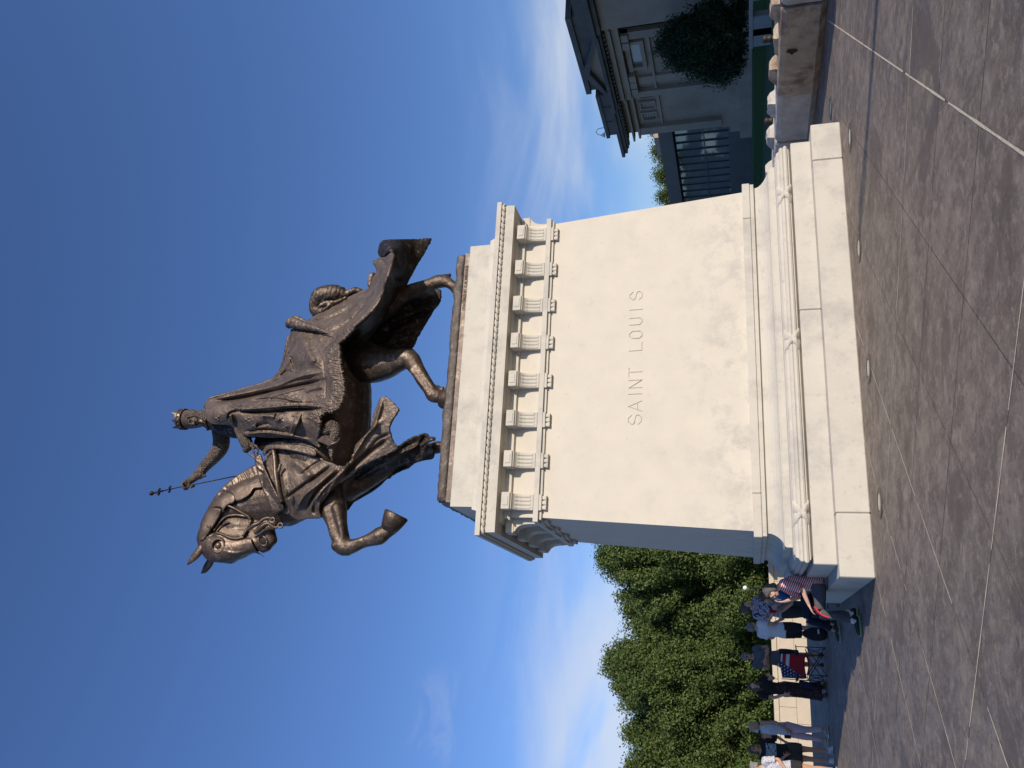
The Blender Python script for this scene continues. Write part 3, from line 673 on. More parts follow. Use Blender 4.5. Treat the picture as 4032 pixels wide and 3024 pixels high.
# ================================================================== EQUESTRIAN STATUE
def bronze(name, col, rough=.42, metal=.8, bump=.5, bs=14, style=None, var=.35):
    if name in MATS: return MATS[name]
    m = bpy.data.materials.new(name); m.use_nodes = True; t = m.node_tree; b = t.nodes['Principled BSDF']; L = t.links.new
    tcn = t.nodes.new('ShaderNodeTexCoord'); o = tcn.outputs['Object']
    def nz(s, d=6, r=.6):
        q = t.nodes.new('ShaderNodeTexNoise'); q.inputs['Scale'].default_value = s; q.inputs['Detail'].default_value = d; q.inputs['Roughness'].default_value = r; L(o, q.inputs['Vector']); return q.outputs['Fac']
    rp = t.nodes.new('ShaderNodeValToRGB'); e = rp.color_ramp.elements; c = np.array(col)
    e[0].position = .3; e[1].position = .72; e[0].color = (*(c*(1-var)), 1); e[1].color = (*(c*(1+var)*np.array([1.02, 1, .97])), 1); L(nz(3.2, 8, .66), rp.inputs[0])
    mx = t.nodes.new('ShaderNodeMixRGB'); mr = t.nodes.new('ShaderNodeMapRange'); mr.inputs['From Min'].default_value = .52; mr.inputs['From Max'].default_value = .74; mr.inputs['To Max'].default_value = .75
    L(nz(7.5, 8, .7), mr.inputs[0]); L(mr.outputs[0], mx.inputs[0]); L(rp.outputs[0], mx.inputs[1]); mx.inputs[2].default_value = (.29, .235, .19, 1)   # dusty worn patches
    L(mx.outputs[0], b.inputs['Base Color']); b.inputs['Metallic'].default_value = metal
    r2 = t.nodes.new('ShaderNodeMapRange'); r2.inputs['To Min'].default_value = rough-.1; r2.inputs['To Max'].default_value = rough+.2; L(nz(5, 6, .7), r2.inputs[0]); L(r2.outputs[0], b.inputs['Roughness'])
    h = nz(bs, 7, .62)
    if style == 'mail':
        v = t.nodes.new('ShaderNodeTexVoronoi'); v.inputs['Scale'].default_value = 46; L(o, v.inputs['Vector']); h = v.outputs['Distance']
    bn = t.nodes.new('ShaderNodeBump'); bn.inputs['Strength'].default_value = bump; bn.inputs['Distance'].default_value = .03 if style != 'mail' else .02
    L(h, bn.inputs['Height']); L(bn.outputs[0], b.inputs['Normal']); MATS[name] = m; return m
BZ = bronze('bronze_body', (.076, .054, .041), rough=.40, metal=.62)
BZR = bronze('bronze_robe', (.140, .106, .084), rough=.47, metal=.62, bump=.7, bs=11)
BZM = bronze('bronze_mail', (.12, .095, .08), rough=.5, style='mail', bump=1)
BZD = bronze('bronze_dark', (.035, .028, .026), rough=.5, bump=.6)  # darker bronze; shade on the cloth's underside and far side is put into it
BZA = bronze('bronze_armour', (.108, .078, .060), rough=.42, metal=.65, bump=.15, bs=6)
statue = empty('equestrian_statue', (0, 0, 6.39), 0, 'bronze crowned rider in a long robe holding up a sword on a striding armoured horse', 'statue')
SOFF = Matrix.Translation((0, 0, -6.39))
def own(o): o.matrix_parent_inverse = SOFF.copy() if o.parent == statue else Matrix.Identity(4); return o

# photo tracing: every crop is (x0, y0, scale) in full-size photo pixels; depth Y is given in metres
CR = dict(S=(500, 850, .9044), R1=(550, 1500, .4823), R2=(1100, 1500, .4823), R3=(1100, 900, .4219), RB=(750, 1150, .42195), H=(680, 1500, .1808))
def full(c, p): x0, y0, s = CR[c]; return 3024-(y0+p[1]*s), x0+p[0]*s
def pt(c, p, Yd): u, v = full(c, p); return at(u, v, Y=Yd)
def mpp(c, p, Yd): u, v = full(c, p); d = ray(u, v); return CR[c][2]*((Yd-CP[1])/d[1])/CAM[6]     # metres per crop pixel
def cat_rom(P, k=6):
    P = np.asarray(P, float); Q = np.vstack([2*P[0]-P[1], P, 2*P[-1]-P[-2]]); out = []
    for i in range(1, len(Q)-2):
        a, b, c, d = Q[i-1], Q[i], Q[i+1], Q[i+2]
        for t_ in np.arange(k)/k: out.append(.5*((2*b)+(c-a)*t_+(2*a-5*b+4*c-d)*t_**2+(3*b-a-3*c+d)*t_**3))
    out.append(P[-1]); return np.array(out)
def chain(b, c, pts, ysq=1., n=14, k=5, flat_end=False):
    """pts: (cx, cy, Y, r_px) -> smooth tapered limb added to mesh builder b; ysq squashes the depth radius"""
    A = []
    for p in pts: P = pt(c, p[:2], p[2]); A.append([*P, p[3]*mpp(c, p[:2], p[2])])
    A = cat_rom(A, k) if len(A) > 1 else np.array(A)
    A[:, 3] = np.maximum(A[:, 3], .004)
    rings = []; prev = None
    for i in range(len(A)):
        p = Vector(A[i, :3]); d = Vector(A[min(i+1, len(A)-1), :3]-A[max(i-1, 0), :3])
        if d.length < 1e-6: d = Vector((0, 0, 1))
        d.normalize(); yv = Vector((0, 1, 0)); a = (yv-d*yv.dot(d))
        if a.length < .2: a = d.orthogonal()
        a.normalize(); e = d.cross(a)
        rings.append([p+(a*(math.cos(t_)*ysq)+e*math.sin(t_))*A[i, 3] for t_ in np.linspace(0, 2*math.pi, n, endpoint=False)])
    if len(A) > 1: b.loft(rings)
    b.ball(A[0, :3], (A[0, 3], A[0, 3]*ysq, A[0, 3]), 7)
    if not flat_end: b.ball(A[-1, :3], (A[-1, 3], A[-1, 3]*ysq, A[-1, 3]), 7)
def organic(name, b, m, parent, voxel=.03, smooth=4, fn=None):
    o = link(name, b.mesh(name), m, parent); own(o)
    md = o.modifiers.new('r', 'REMESH'); md.mode = 'VOXEL'; md.voxel_size = voxel; md.use_smooth_shade = True
    if smooth: s_ = o.modifiers.new('s', 'SMOOTH'); s_.iterations = smooth; s_.factor = .5
    me = evaluated(o)
    if fn is not None:
        n = len(me.vertices); co = np.empty(n*3, np.float32); me.vertices.foreach_get('co', co); co = co.reshape(-1, 3)
        no = np.empty(n*3, np.float32); me.vertices.foreach_get('normal', no) if hasattr(me.vertices[0], 'normal') else None; no = no.reshape(-1, 3)
        d = np.array([fn(Vector(c)) for c in co]); co += no*d[:, None]; me.vertices.foreach_set('co', co.ravel()); me.update()
    me.polygons.foreach_set('use_smooth', [True]*len(me.polygons)); return o
def dist_poly(P, L_):
    """distance of points P (n,2) to polyline L_, and the position along it 0..1"""
    L_ = np.asarray(L_, float); best = np.full(len(P), 1e9); tt = np.zeros(len(P)); seg = np.linalg.norm(np.diff(L_, axis=0), axis=1); tot = seg.sum(); acc = 0
    for i in range(len(L_)-1):
        a, d = L_[i], L_[i+1]-L_[i]; l2 = d@d
        t_ = np.clip(((P-a)@d)/l2, 0, 1); q = a+t_[:, None]*d; e = np.linalg.norm(P-q, axis=1); w = e < best
        best[w] = e[w]; tt[w] = (acc+t_[w]*seg[i])/tot; acc += seg[i]
    return best, tt
def inside(P, poly):
    poly = np.asarray(poly); x, y = P[:, 0], P[:, 1]; r = np.zeros(len(P), bool); j = len(poly)-1
    for i in range(len(poly)):
        xi, yi = poly[i]; xj, yj = poly[j]
        c = ((yi > y) != (yj > y)) & (x < (xj-xi)*(y-yi)/((yj-yi) if yj != yi else 1e-9)+xi); r ^= c; j = i
    return r
def tps(ctrl):
    C = np.array(ctrl, float); X_, z = C[:, :2]/100, C[:, 2]; n = len(X_)
    def U(r): return np.where(r > 0, r*r*np.log(np.maximum(r, 1e-9)), 0)
    K = U(np.linalg.norm(X_[:, None]-X_[None], axis=2)); P = np.hstack([np.ones((n, 1)), X_])
    A = np.block([[K+np.eye(n)*1e-3, P], [P.T, np.zeros((3, 3))]]); w = np.linalg.solve(A, np.concatenate([z, np.zeros(3)]))
    return lambda Q: U(np.linalg.norm(Q[:, None]/100-X_[None], axis=2))@w[:n]+w[n]+(Q/100)@w[n+1:]
def smooth_poly(poly, k=4, closed=True):
    P = np.asarray(poly, float); n = len(P); out = []
    for i in range(n):
        a, b, c, d = P[i-1], P[i], P[(i+1) % n], P[(i+2) % n]
        for t_ in np.arange(k)/k: out.append(.5*((2*b)+(c-a)*t_+(2*a-5*b+4*c-d)*t_**2+(3*b-a-3*c+d)*t_**3))
    return np.array(out)
def cloth(name, c, outline, ctrl, m, parent, g=5., thick=.05, folds=(), bumps=None, depth=None, smooth_out=3, jit=.25, inflate=None, sm=0, g_amp=None):
    """a sheet of modelled bronze cloth: outline and fold lines in crop pixels, depth from control points (metres)"""
    rng = np.random.default_rng(abs(hash(name)) % 1000 if False else len(outline)*7+int(g*10))
    O = smooth_poly(outline, smooth_out) if smooth_out > 1 else np.array(outline, float)
    # resample the outline
    cl = np.vstack([O, O[:1]]); sg = np.linalg.norm(np.diff(cl, axis=0), axis=1); cum = np.concatenate([[0], np.cumsum(sg)]); k = max(8, int(cum[-1]/g))
    tq = np.arange(k)*cum[-1]/k; B_ = np.stack([np.interp(tq, cum, cl[:, i]) for i in (0, 1)], 1)
    lo, hi = B_.min(0), B_.max(0); xs = np.arange(lo[0], hi[0], g); ys = np.arange(lo[1], hi[1], g*.87)
    G = np.array([(x+(g/2 if j % 2 else 0), y) for j, y in enumerate(ys) for x in xs]); G += rng.uniform(-jit, jit, G.shape)*g*.3
    G = G[inside(G, B_)]; dd = np.concatenate([dist_poly(G[i:i+20000], np.vstack([B_, B_[:1]]))[0] for i in range(0, len(G), 20000)]) if len(G) else np.zeros(0); G = G[dd > g*.55]; dd = dd[dd > g*.55]
    Pn = np.vstack([B_, G]); D = np.concatenate([np.zeros(len(B_)), dd])
    ed = [(i, (i+1) % k) for i in range(k)]
    r = delaunay_2d_cdt([Vector(p) for p in Pn], ed, [], 1, 1e-6)
    V2 = np.array([tuple(v) for v in r[0]]); F = [tuple(f) for f in r[2]]
    oi = [x[0] if x else -1 for x in r[3]]; Dv = np.array([D[i] if i >= 0 else 0 for i in oi])
    Yd = tps(ctrl)(V2) if depth is None else depth(V2)
    for line, w, amp in folds:
        if len(line) == 1: e = np.linalg.norm(V2-np.array(line[0]), axis=1); tap = 1.
        else:
            e, tt = dist_poly(V2, cat_rom(line, 5)); tap = np.clip(np.minimum(tt, 1-tt)*7, .15, 1)
        Yd = Yd-(amp if g_amp is None else amp*g_amp)*np.exp(-(e/w)**2)*tap
    if bumps is not None: Yd = Yd-bumps(V2)
    if inflate: a_, R_ = inflate; Yd = Yd-a_*np.sqrt(np.clip(1-(1-np.clip(Dv/R_, 0, 1))**2, 0, 1))
    P3 = np.array([pt(c, p, y) for p, y in zip(V2, Yd)])
    me = bpy.data.meshes.new(name); me.from_pydata(P3.tolist(), [], F); me.update()
    o = link(name, me, m, parent, True); own(o)
    bm = bmesh.new(); bm.from_mesh(me); bmesh.ops.recalc_face_normals(bm, faces=bm.faces)
    av = sum((f.normal for f in bm.faces), Vector())
    if av.y > 0: bmesh.ops.reverse_faces(bm, faces=bm.faces)
    bm.to_mesh(me); bm.free()
    sd = o.modifiers.new('s', 'SOLIDIFY'); sd.thickness = thick; sd.offset = -1; sd.use_even_offset = False
    if sm: q = o.modifiers.new('m', 'SMOOTH'); q.iterations = sm
    evaluated(o); o.data.polygons.foreach_set('use_smooth', [True]*len(o.data.polygons)); return o
from mathutils.bvhtree import BVHTree
def bvh_of(*objs):
    vs, fs = [], []
    for o in objs:
        k = len(vs); me = o.data; vs += [v.co.copy() for v in me.vertices]; fs += [tuple(i+k for i in p.vertices) for p in me.polygons]
    return BVHTree.FromPolygons(vs, fs)
def onto(bv, c, off, fallback):
    """depth function: lies on the body below, lifted by off metres towards the viewer"""
    o = Vector(CP)
    def f(V2):
        Yv = np.full(len(V2), np.nan)
        for i, p in enumerate(V2):
            d = Vector(ray(*full(c, p))).normalized(); h = bv.ray_cast(o, d)
            if h[0] is not None: Yv[i] = h[0].y
        ok = ~np.isnan(Yv)
        if not ok.any(): return np.full(len(V2), fallback)-off
        for i in np.where(~ok)[0]:
            j = np.argmin(np.linalg.norm(V2[ok]-V2[i], axis=1)); Yv[i] = Yv[ok][j]+.02
        return Yv-off
    return f
def nz2(V2, s, seed=0, oct=2):
    return np.array([noise.fractal(Vector((p[0]*s, p[1]*s, seed)), .9, 2., oct) for p in V2])

# ---- bronze base
bb = MB(); w0, d0 = 2.335, 1.075
rings = []
for k_, z in ((1.0, 6.47), (1.0, 6.60), (.998, 6.645), (.985, 6.675), (.965, 6.692), (.5, 6.70)):
    ring = []
    for i in range(160):
        a = 2*math.pi*i/160; ca, sa = math.cos(a), math.sin(a); e = .12
        x = w0*np.sign(ca)*abs(ca)**e; y = d0*np.sign(sa)*abs(sa)**e
        ring.append((x*k_ if k_ > .6 else x*.6, y*k_ if k_ > .6 else y*.6, z))
    rings.append(ring)
b_ = MB(); b_.box(-w0, w0, -d0, d0, 6.51, 6.695, ch=.035)
base = b_.build('ground_slab', bronze('bronze_slab', (.085, .070, .061), rough=.55, metal=.4, bump=.8), statue); own(base)
bm = bmesh.new(); bm.from_mesh(base.data)
for _ in range(5):
    es = [e for e in bm.edges if e.calc_length() > .09]
    if es: bmesh.ops.subdivide_edges(bm, edges=es, cuts=1, use_grid_fill=True)
bmesh.ops.triangulate(bm, faces=bm.faces)
for _ in range(1): bmesh.ops.subdivide_edges(bm, edges=bm.edges[:], cuts=1)
for v in bm.verts:
    if v.co.z > 6.57: v.co += noise.noise_vector(v.co*4)*.022+noise.noise_vector(v.co*12)*.016+Vector((0, 0, noise.noise(v.co*6)*.02))
    elif v.co.z > 6.52: v.co += noise.noise_vector(Vector((v.co.x*22, v.co.y*22, v.co.z*5)))*.008
bm.to_mesh(base.data); bm.free(); base.data.polygons.foreach_set('use_smooth', [True]*len(base.data.polygons))
BZP = bronze('bronze_plate', (.100, .083, .073), rough=.5, bump=.2)
b_ = MB(); b_.box(-w0-.008, w0+.008, -d0-.008, d0+.008, 6.386, 6.512, ch=.006); own(b_.build('base_plate', BZP, statue))
tx = bpy.data.curves.new('t', 'FONT'); tx.body = 'DESIGNED BY C.H. NIEHAUS'; tx.size = .080; tx.extrude = .004; tx.space_character = 1.15
to = bpy.data.objects.new('t', tx); COL.objects.link(to); dg = bpy.context.evaluated_depsgraph_get(); dg.update()
tm = bpy.data.meshes.new_from_object(to.evaluated_get(dg)); bpy.data.objects.remove(to)
tm.transform(Matrix.Translation((1.18, -d0-.012, 6.435)) @ Matrix.Rotation(math.pi/2, 4, 'X') @ Matrix.Diagonal((.78, 1, 1, 1)))
own(link('inscription', tm, BZD, statue))

# ---- horse body, one continuous mesh
hb = MB()
chain(hb, 'S', [(905, 520, .0, 105), (900, 590, .0, 148), (895, 680, .0, 165), (898, 820, .0, 168), (880, 980, .0, 178), (850, 1090, -.02, 172), (810, 1190, -.05, 118)], ysq=.92, n=24)
chain(hb, 'R1', [(1230, 940, -.02, 250), (1060, 960, -.03, 225), (900, 985, -.05, 195), (770, 1035, -.07, 172), (670, 1110, -.09, 150), (600, 1200, -.12, 124), (560, 1275, -.13, 100)], ysq=.62, n=22)
# near hind leg (steps forward)
chain(hb, 'R3', [(700, 1200, -.2, 190), (850, 1260, -.28, 190), (990, 1268, -.36, 152), (1110, 1235, -.42, 112), (1205, 1215, -.46, 96), (1270, 1290, -.46, 76), (1340, 1400, -.46, 68), (1400, 1490, -.46, 66), (1440, 1550, -.46, 72), (1500, 1570, -.46, 58), (1560, 1580, -.46, 66)], ysq=.8, n=18)
chain(hb, 'R3', [(1170, 1190, -.46, 60), (1238, 1150, -.46, 34)], ysq=.7)
chain(hb, 'R3', [(1440, 1500, -.46, 40), (1483, 1472, -.46, 20)], ysq=.7); chain(hb, 'R3', [(1500, 1520, -.46, 22), (1525, 1490, -.46, 22)])
# far hind leg (stretched back)
chain(hb, 'R3', [(700, 950, .34, 170), (850, 810, .42, 140), (1020, 690, .45, 120), (1160, 620, .46, 82), (1290, 560, .46, 62), (1400, 520, .46, 56), (1490, 495, .46, 68), (1560, 500, .46, 58), (1610, 530, .46, 48), (1670, 570, .46, 66)], ysq=.8, n=18)
chain(hb, 'R3', [(1540, 460, .46, 38), (1590, 432, .46, 18)])
# far fore leg (carries the weight) and the raised near fore leg
chain(hb, 'R2', [(500, 850, .28, 170), (700, 790, .33, 110), (900, 680, .34, 80), (1080, 610, .35, 58), (1230, 560, .35, 50), (1290, 545, .35, 52), (1340, 540, .35, 48), (1400, 530, .35, 62)], ysq=.8)
chain(hb, 'R2', [(330, 850, -.35, 190), (400, 960, -.46, 140), (445, 1060, -.52, 112), (478, 1180, -.56, 82), (500, 1280, -.58, 74), (520, 1345, -.6, 78), (590, 1350, -.6, 60), (680, 1318, -.6, 49), (760, 1288, -.6, 58), (815, 1265, -.6, 72), (870, 1230, -.6, 64), (905, 1200, -.6, 68)], ysq=.82, n=18)
chain(hb, 'R2', [(470, 1345, -.6, 48), (560, 1392, -.6, 34)]); chain(hb, 'R2', [(800, 1225, -.6, 30), (838, 1208, -.6, 14)])
chain(hb, 'R2', [(385, 1040, -.64, 44), (412, 1150, -.66, 32), (440, 1270, -.66, 24)]); chain(hb, 'R2', [(472, 1040, -.64, 50), (500, 1160, -.66, 34), (520, 1280, -.67, 26)])
chain(hb, 'R2', [(575, 1325, -.67, 17), (700, 1288, -.665, 15), (780, 1250, -.67, 20)]); chain(hb, 'R2', [(800, 1262, -.68, 26), (830, 1240, -.67, 18)]); chain(hb, 'R2', [(455, 1345, -.67, 30), (500, 1320, -.68, 24), (540, 1340, -.68, 22)])
chain(hb, 'R3', [(1190, 1160, -.53, 30), (1270, 1250, -.53, 24), (1350, 1370, -.53, 22), (1430, 1490, -.53, 26)]); chain(hb, 'R3', [(1240, 1330, -.54, 26), (1330, 1450, -.53, 24), (1410, 1560, -.53, 28)])
# head
chain(hb, 'R1', [(555, 1310, -.12, 84), (610, 1350, -.14, 108), (690, 1372, -.16, 116), (800, 1362, -.17, 100), (900, 1335, -.18, 82), (970, 1318, -.19, 76), (1045, 1295, -.20, 80)], ysq=.8, n=20)
chain(hb, 'R1', [(690, 1200, -.14, 85), (770, 1178, -.16, 98), (850, 1185, -.16, 80), (940, 1195, -.17, 50), (1040, 1185, -.18, 36), (1095, 1188, -.19, 24)], ysq=.72, n=16)
chain(hb, 'R1', [(700, 1270, -.14, 110), (860, 1270, -.16, 90), (960, 1270, -.18, 66)], ysq=.8)
chain(hb, 'R1', [(1055, 1255, -.22, 58), (1080, 1300, -.21, 46)]); chain(hb, 'R1', [(1040, 1355, -.2, 40), (1010, 1370, -.2, 36)])
def muscle(v):
    return .012*noise.noise(v*2.6)+.009*noise.noise(Vector((v.x*5, v.y*5, v.z*2.2)))
horse = organic('horse', hb, BZ, statue, .024, 3, muscle)
bvH = bvh_of(horse)
hf = MB()
A = pt('R2', (905, 1205), -.6); mpx = mpp('R2', (905, 1205), -.6)
prof = [((885, 1228), 64), ((905, 1190), 80), ((932, 1140), 97), ((955, 1095), 108), ((958, 1085), 98), ((955, 1092), 60)]
rings = []
ax = Vector(pt('R2', (958, 1085), -.6)-pt('R2', (890, 1222), -.6)).normalized(); a_ = Vector((0, 1, 0)); e_ = ax.cross(a_).normalized()
for (p, r_) in prof:
    c_ = Vector(pt('R2', p, -.6)); rings.append([c_+(a_*math.cos(t_)*.85+e_*math.sin(t_))*r_*mpx for t_ in np.linspace(0, 2*math.pi, 26, endpoint=False)])
hf.loft(rings); own(hf.build('hoof', BZ, statue, True))
for c_, p, Yh, lean in (('R3', (1585, 1590), -.46, 0), ('R3', (1690, 585), .46, 0), ('R2', (1400, 530), .35, 0)):
    P = pt(c_, p, Yh); b_ = MB(); zt, zb = 7.02, 6.70
    b_.loft([[(P[0]+r_*math.cos(t_)-.03*(zt-z), P[1]+r_*.85*math.sin(t_), z) for t_ in np.linspace(0, 2*math.pi, 24, endpoint=False)] for r_, z in ((.15, zt), (.18, zt-.05), (.235, zb+.02), (.24, zb))])
    own(b_.build('hoof', BZ, statue, True))
# ears
for pts_, Ye in (([(500, 1365), (470, 1410), (425, 1460), (385, 1505)], -.3), ([(580, 1470), (558, 1505), (530, 1545), (500, 1572)], -.02)):
    b_ = MB(); rr_ = [34, 36, 27, 6]; chain(b_, 'R1', [(*p, Ye, r_) for p, r_ in zip(pts_, rr_)], ysq=.55)
    o = organic('ear', b_, BZ, statue, .014, 2)
# eye with its ringed guard
Ye = onto(bvH, 'R1', .0, -.3)(np.array([[655., 1345.]]))[0]
C_ = Vector(pt('R1', (655, 1345), Ye)); px = mpp('R1', (655, 1345), Ye); nrm = Vector((-.12, -1, -.15)).normalized(); a_ = nrm.orthogonal().normalized(); e_ = nrm.cross(a_)
def ringmesh(rads, m, name, par):
    b_ = MB(); b_.loft([[C_+(a_*math.cos(t_)+e_*math.sin(t_))*r_*px+nrm*h_ for t_ in np.linspace(0, 2*math.pi, 32, endpoint=False)] for r_, h_ in rads], caps=False); o = b_.build(name, m, par, True); own(o); return o
ringmesh([(44, -.02), (46, .075), (50, .09), (57, .088), (62, .06), (64, .0), (66, -.05)], BZA, 'eye_guard', statue)
ringmesh([(46, .02), (38, .03), (1, .03)], BZD, 'eye_socket', statue)
b_ = MB(); b_.ball(C_+nrm*.035, 31*px, 10); own(b_.build('eye', BZA, statue, True))
# nostril and mouth
b_ = MB(); q = []
for t_ in np.linspace(0, 2*math.pi, 22): q.append((1005+34*math.cos(t_)+10*math.sin(t_), 1305+40*math.sin(t_)))
dep = onto(bvH, 'R1', .004, -.3)(np.array(q)); b_.tube([pt('R1', p, y) for p, y in zip(q, dep)], 9*mpp('R1', (1000, 1300), -.3), 8); own(b_.build('nostril', BZA, statue, True))
o = cloth('nostril_shade', 'R1', [(980, 1280), (1005, 1272), (1030, 1290), (1028, 1325), (1005, 1338), (985, 1325)], None, bronze('bronze_black', (.015, .012, .01), rough=.7, metal=.3), statue, g=6, thick=.006, depth=onto(bvH, 'R1', .008, -.3))  # black sheet laid on the muzzle; shade of the nostril painted as colour

# ---- neck plates, face plate
def capped(f, lim):
    def q(V): y = f(V); return np.minimum(y, np.percentile(y, 12)+lim)
    return q
def plate(name, c, poly, off=.03, th=.03, m=BZA, g=7, folds=(), bv=None, inflate=None, bumps=None, lim=.24): return cloth(name, c, poly, None, m, statue, g=g, thick=th, depth=capped(onto(bv or bvH, c, off, -.3), lim), folds=folds, inflate=inflate or (.02, 14), bumps=bumps)
plate('neck_plate', 'R1', [(1000, 665), (930, 690), (800, 765), (700, 845), (648, 902), (700, 900), (752, 925), (785, 985), (850, 965), (905, 925), (935, 880), (1000, 870), (1040, 800), (1030, 700)], .05)
plate('neck_plate', 'R1', [(650, 900), (600, 965), (552, 1050), (620, 1032), (668, 1045), (670, 1085), (720, 1015), (765, 1000), (782, 965), (765, 925), (715, 902)], .065)
plate('neck_plate', 'R1', [(556, 1045), (510, 1145), (482, 1270), (484, 1305), (520, 1300), (580, 1225), (640, 1130), (668, 1065), (645, 1036)], .08)
def facebump(V2):
    e, _ = dist_poly(V2, [(585, 1365), (620, 1385)]); f, _ = dist_poly(V2, [(540, 1265), (565, 1290)]); return .015*np.exp(-(e/7)**2)+.015*np.exp(-(f/9)**2)+.004*nz2(V2, .05)
plate('face_plate', 'R1', [(484, 1312), (505, 1262), (535, 1238), (600, 1240), (655, 1248), (720, 1285), (800, 1296), (900, 1278), (925, 1330), (960, 1388), (1012, 1436), (985, 1420), (940, 1405), (860, 1428), (790, 1475), (745, 1492), (680, 1486), (600, 1478), (545, 1456), (505, 1400)], .04, .03, folds=[([(700, 1400), (800, 1410), (900, 1385)], 14, .02), ([(740, 1440), (850, 1400), (930, 1380)], 9, -.01)], bumps=facebump)
# rope edge of the face plate
def cord(name, c, line, r, off, m=BZA, twist=True, bv=None, par=None, k=8):
    L_ = cat_rom(line, k); dp = onto(bv or bvH, c, off, -.4)(L_); b_ = MB(); P = [Vector(pt(c, p, y)) for p, y in zip(L_, dp)]; pxm = mpp(c, line[0], -.3)
    rad = [r*pxm*(1+(.28*math.sin(i*1.9) if twist else 0)) for i in range(len(P))]; b_.tube(P, rad, 8); o = b_.build(name, m, par or statue, True); own(o); return o
cord('rope_edge', 'R1', [(632, 1240), (680, 1255), (730, 1278), (790, 1288), (850, 1276)], 11, .06, k=14)
cord('crest_badge', 'R1', [(548, 1180), (560, 1195), (575, 1185), (570, 1210)], 7, .1)
# bridle straps and bit
cord('bridle_strap', 'R1', [(722, 1018), (780, 1045), (850, 1085), (895, 1110)], 11, .045, twist=False)
cord('bridle_strap', 'R1', [(605, 1225), (650, 1160), (705, 1110), (790, 1095), (880, 1108)], 9, .04, twist=False)
cord('bridle_strap', 'R1', [(625, 1235), (672, 1180), (730, 1150)], 6, .035, twist=False)
cord('bridle_strap', 'R1', [(895, 1110), (905, 1150), (880, 1200), (860, 1240), (820, 1280)], 13, .045, twist=True)
def free_tube(name, c, pts_, m=BZA, par=None, n=10, k=8, ysq=1):
    b_ = MB(); chain(b_, c, pts_, ysq=ysq, n=n, k=k); o = b_.build(name, m, par or statue, True); own(o); return o
free_tube('bit_shank', 'R1', [(885, 1215, -.5, 14), (930, 1180, -.52, 18), (975, 1160, -.52, 14), (1010, 1130, -.52, 13), (1050, 1118, -.52, 12), (1080, 1128, -.5, 11)])
free_tube('bit_shank', 'R1', [(950, 1235, -.44, 20), (1000, 1190, -.45, 24), (1050, 1165, -.46, 16), (1100, 1195, -.44, 12), (1140, 1190, -.42, 9)])
for p, r_ in (((1083, 1136), 20), ((1150, 1180), 19)):
    free_tube('bit_ring', 'R1', [(p[0]+r_*math.cos(a), p[1]+r_*math.sin(a), -.5, 7.5) for a in np.linspace(0, 2*math.pi, 13)], k=2)
# ---- tail: a bound loop of hair
tb = MB()
chain(tb, 'R3', [(345, 800, 0, 40), (336, 730, 0, 62), (388, 650, 0, 98), (470, 618, 0, 94), (560, 612, 0, 78), (622, 620, 0, 42)], ysq=1.0, n=18)
chain(tb, 'R3', [(630, 610, 0, 28), (680, 592, 0, 40), (720, 580, 0, 36), (765, 590, 0, 24)], n=12)
chain(tb, 'R3', [(335, 780, -.12, 26), (420, 700, -.16, 26), (520, 690, -.16, 24), (620, 650, -.12, 22)], n=10)
chain(tb, 'R3', [(350, 800, -.1, 22), (440, 745, -.18, 20), (470, 700, -.18, 14)], n=10)
def hair(v): return .016*noise.noise(Vector((v.x*4, v.y*17, v.z*17+2.5*v.x)))+.010*noise.noise(Vector((v.x*6, v.y*36, v.z*36)))
organic('tail', tb, BZ, statue, .022, 3, hair)

# ---- rear caparison, its flying hem and the far side
def weave(V2): return .006*nz2(V2, .045, 1, 3)+.006*nz2(V2, .16, 5, 2)
cloth('rear_caparison', 'R3', [(235, 885), (300, 830), (400, 770), (500, 715), (640, 640), (770, 578), (832, 552), (862, 470), (906, 395), (868, 312), (905, 288), (935, 268), (1052, 222), (1048, 300), (1012, 420), (968, 560), (940, 645), (850, 775), (700, 920), (548, 1068), (490, 1010), (420, 985), (320, 950)],
      [(235, 885, -.15), (400, 770, -.12), (640, 640, -.1), (832, 552, -.18), (870, 320, -.12), (945, 250, -.2), (1052, 222, -.75), (1012, 420, -1.25), (940, 645, -1.42), (850, 775, -1.42), (700, 920, -1.32), (548, 1068, -1.15), (450, 860, -.62), (600, 800, -.62), (750, 680, -.6), (860, 600, -.62), (930, 420, -.5)], BZR, statue, g=7, thick=.05,
      folds=[([(520, 1040), (700, 880), (850, 740), (930, 600), (960, 450), (1030, 240)], 16, .05), ([(480, 960), (640, 870), (800, 700), (880, 560)], 12, -.04), ([(640, 700), (660, 790), (660, 870)], 7, .03), ([(905, 400), (900, 500), (880, 620)], 18, .05), ([(300, 850), (480, 800), (640, 720)], 16, .06), ([(940, 290), (990, 330), (980, 420)], 14, -.06), ([(600, 650), (700, 700), (760, 780)], 12, -.03)], bumps=lambda V: weave(V)*1.8, g_amp=1.7)
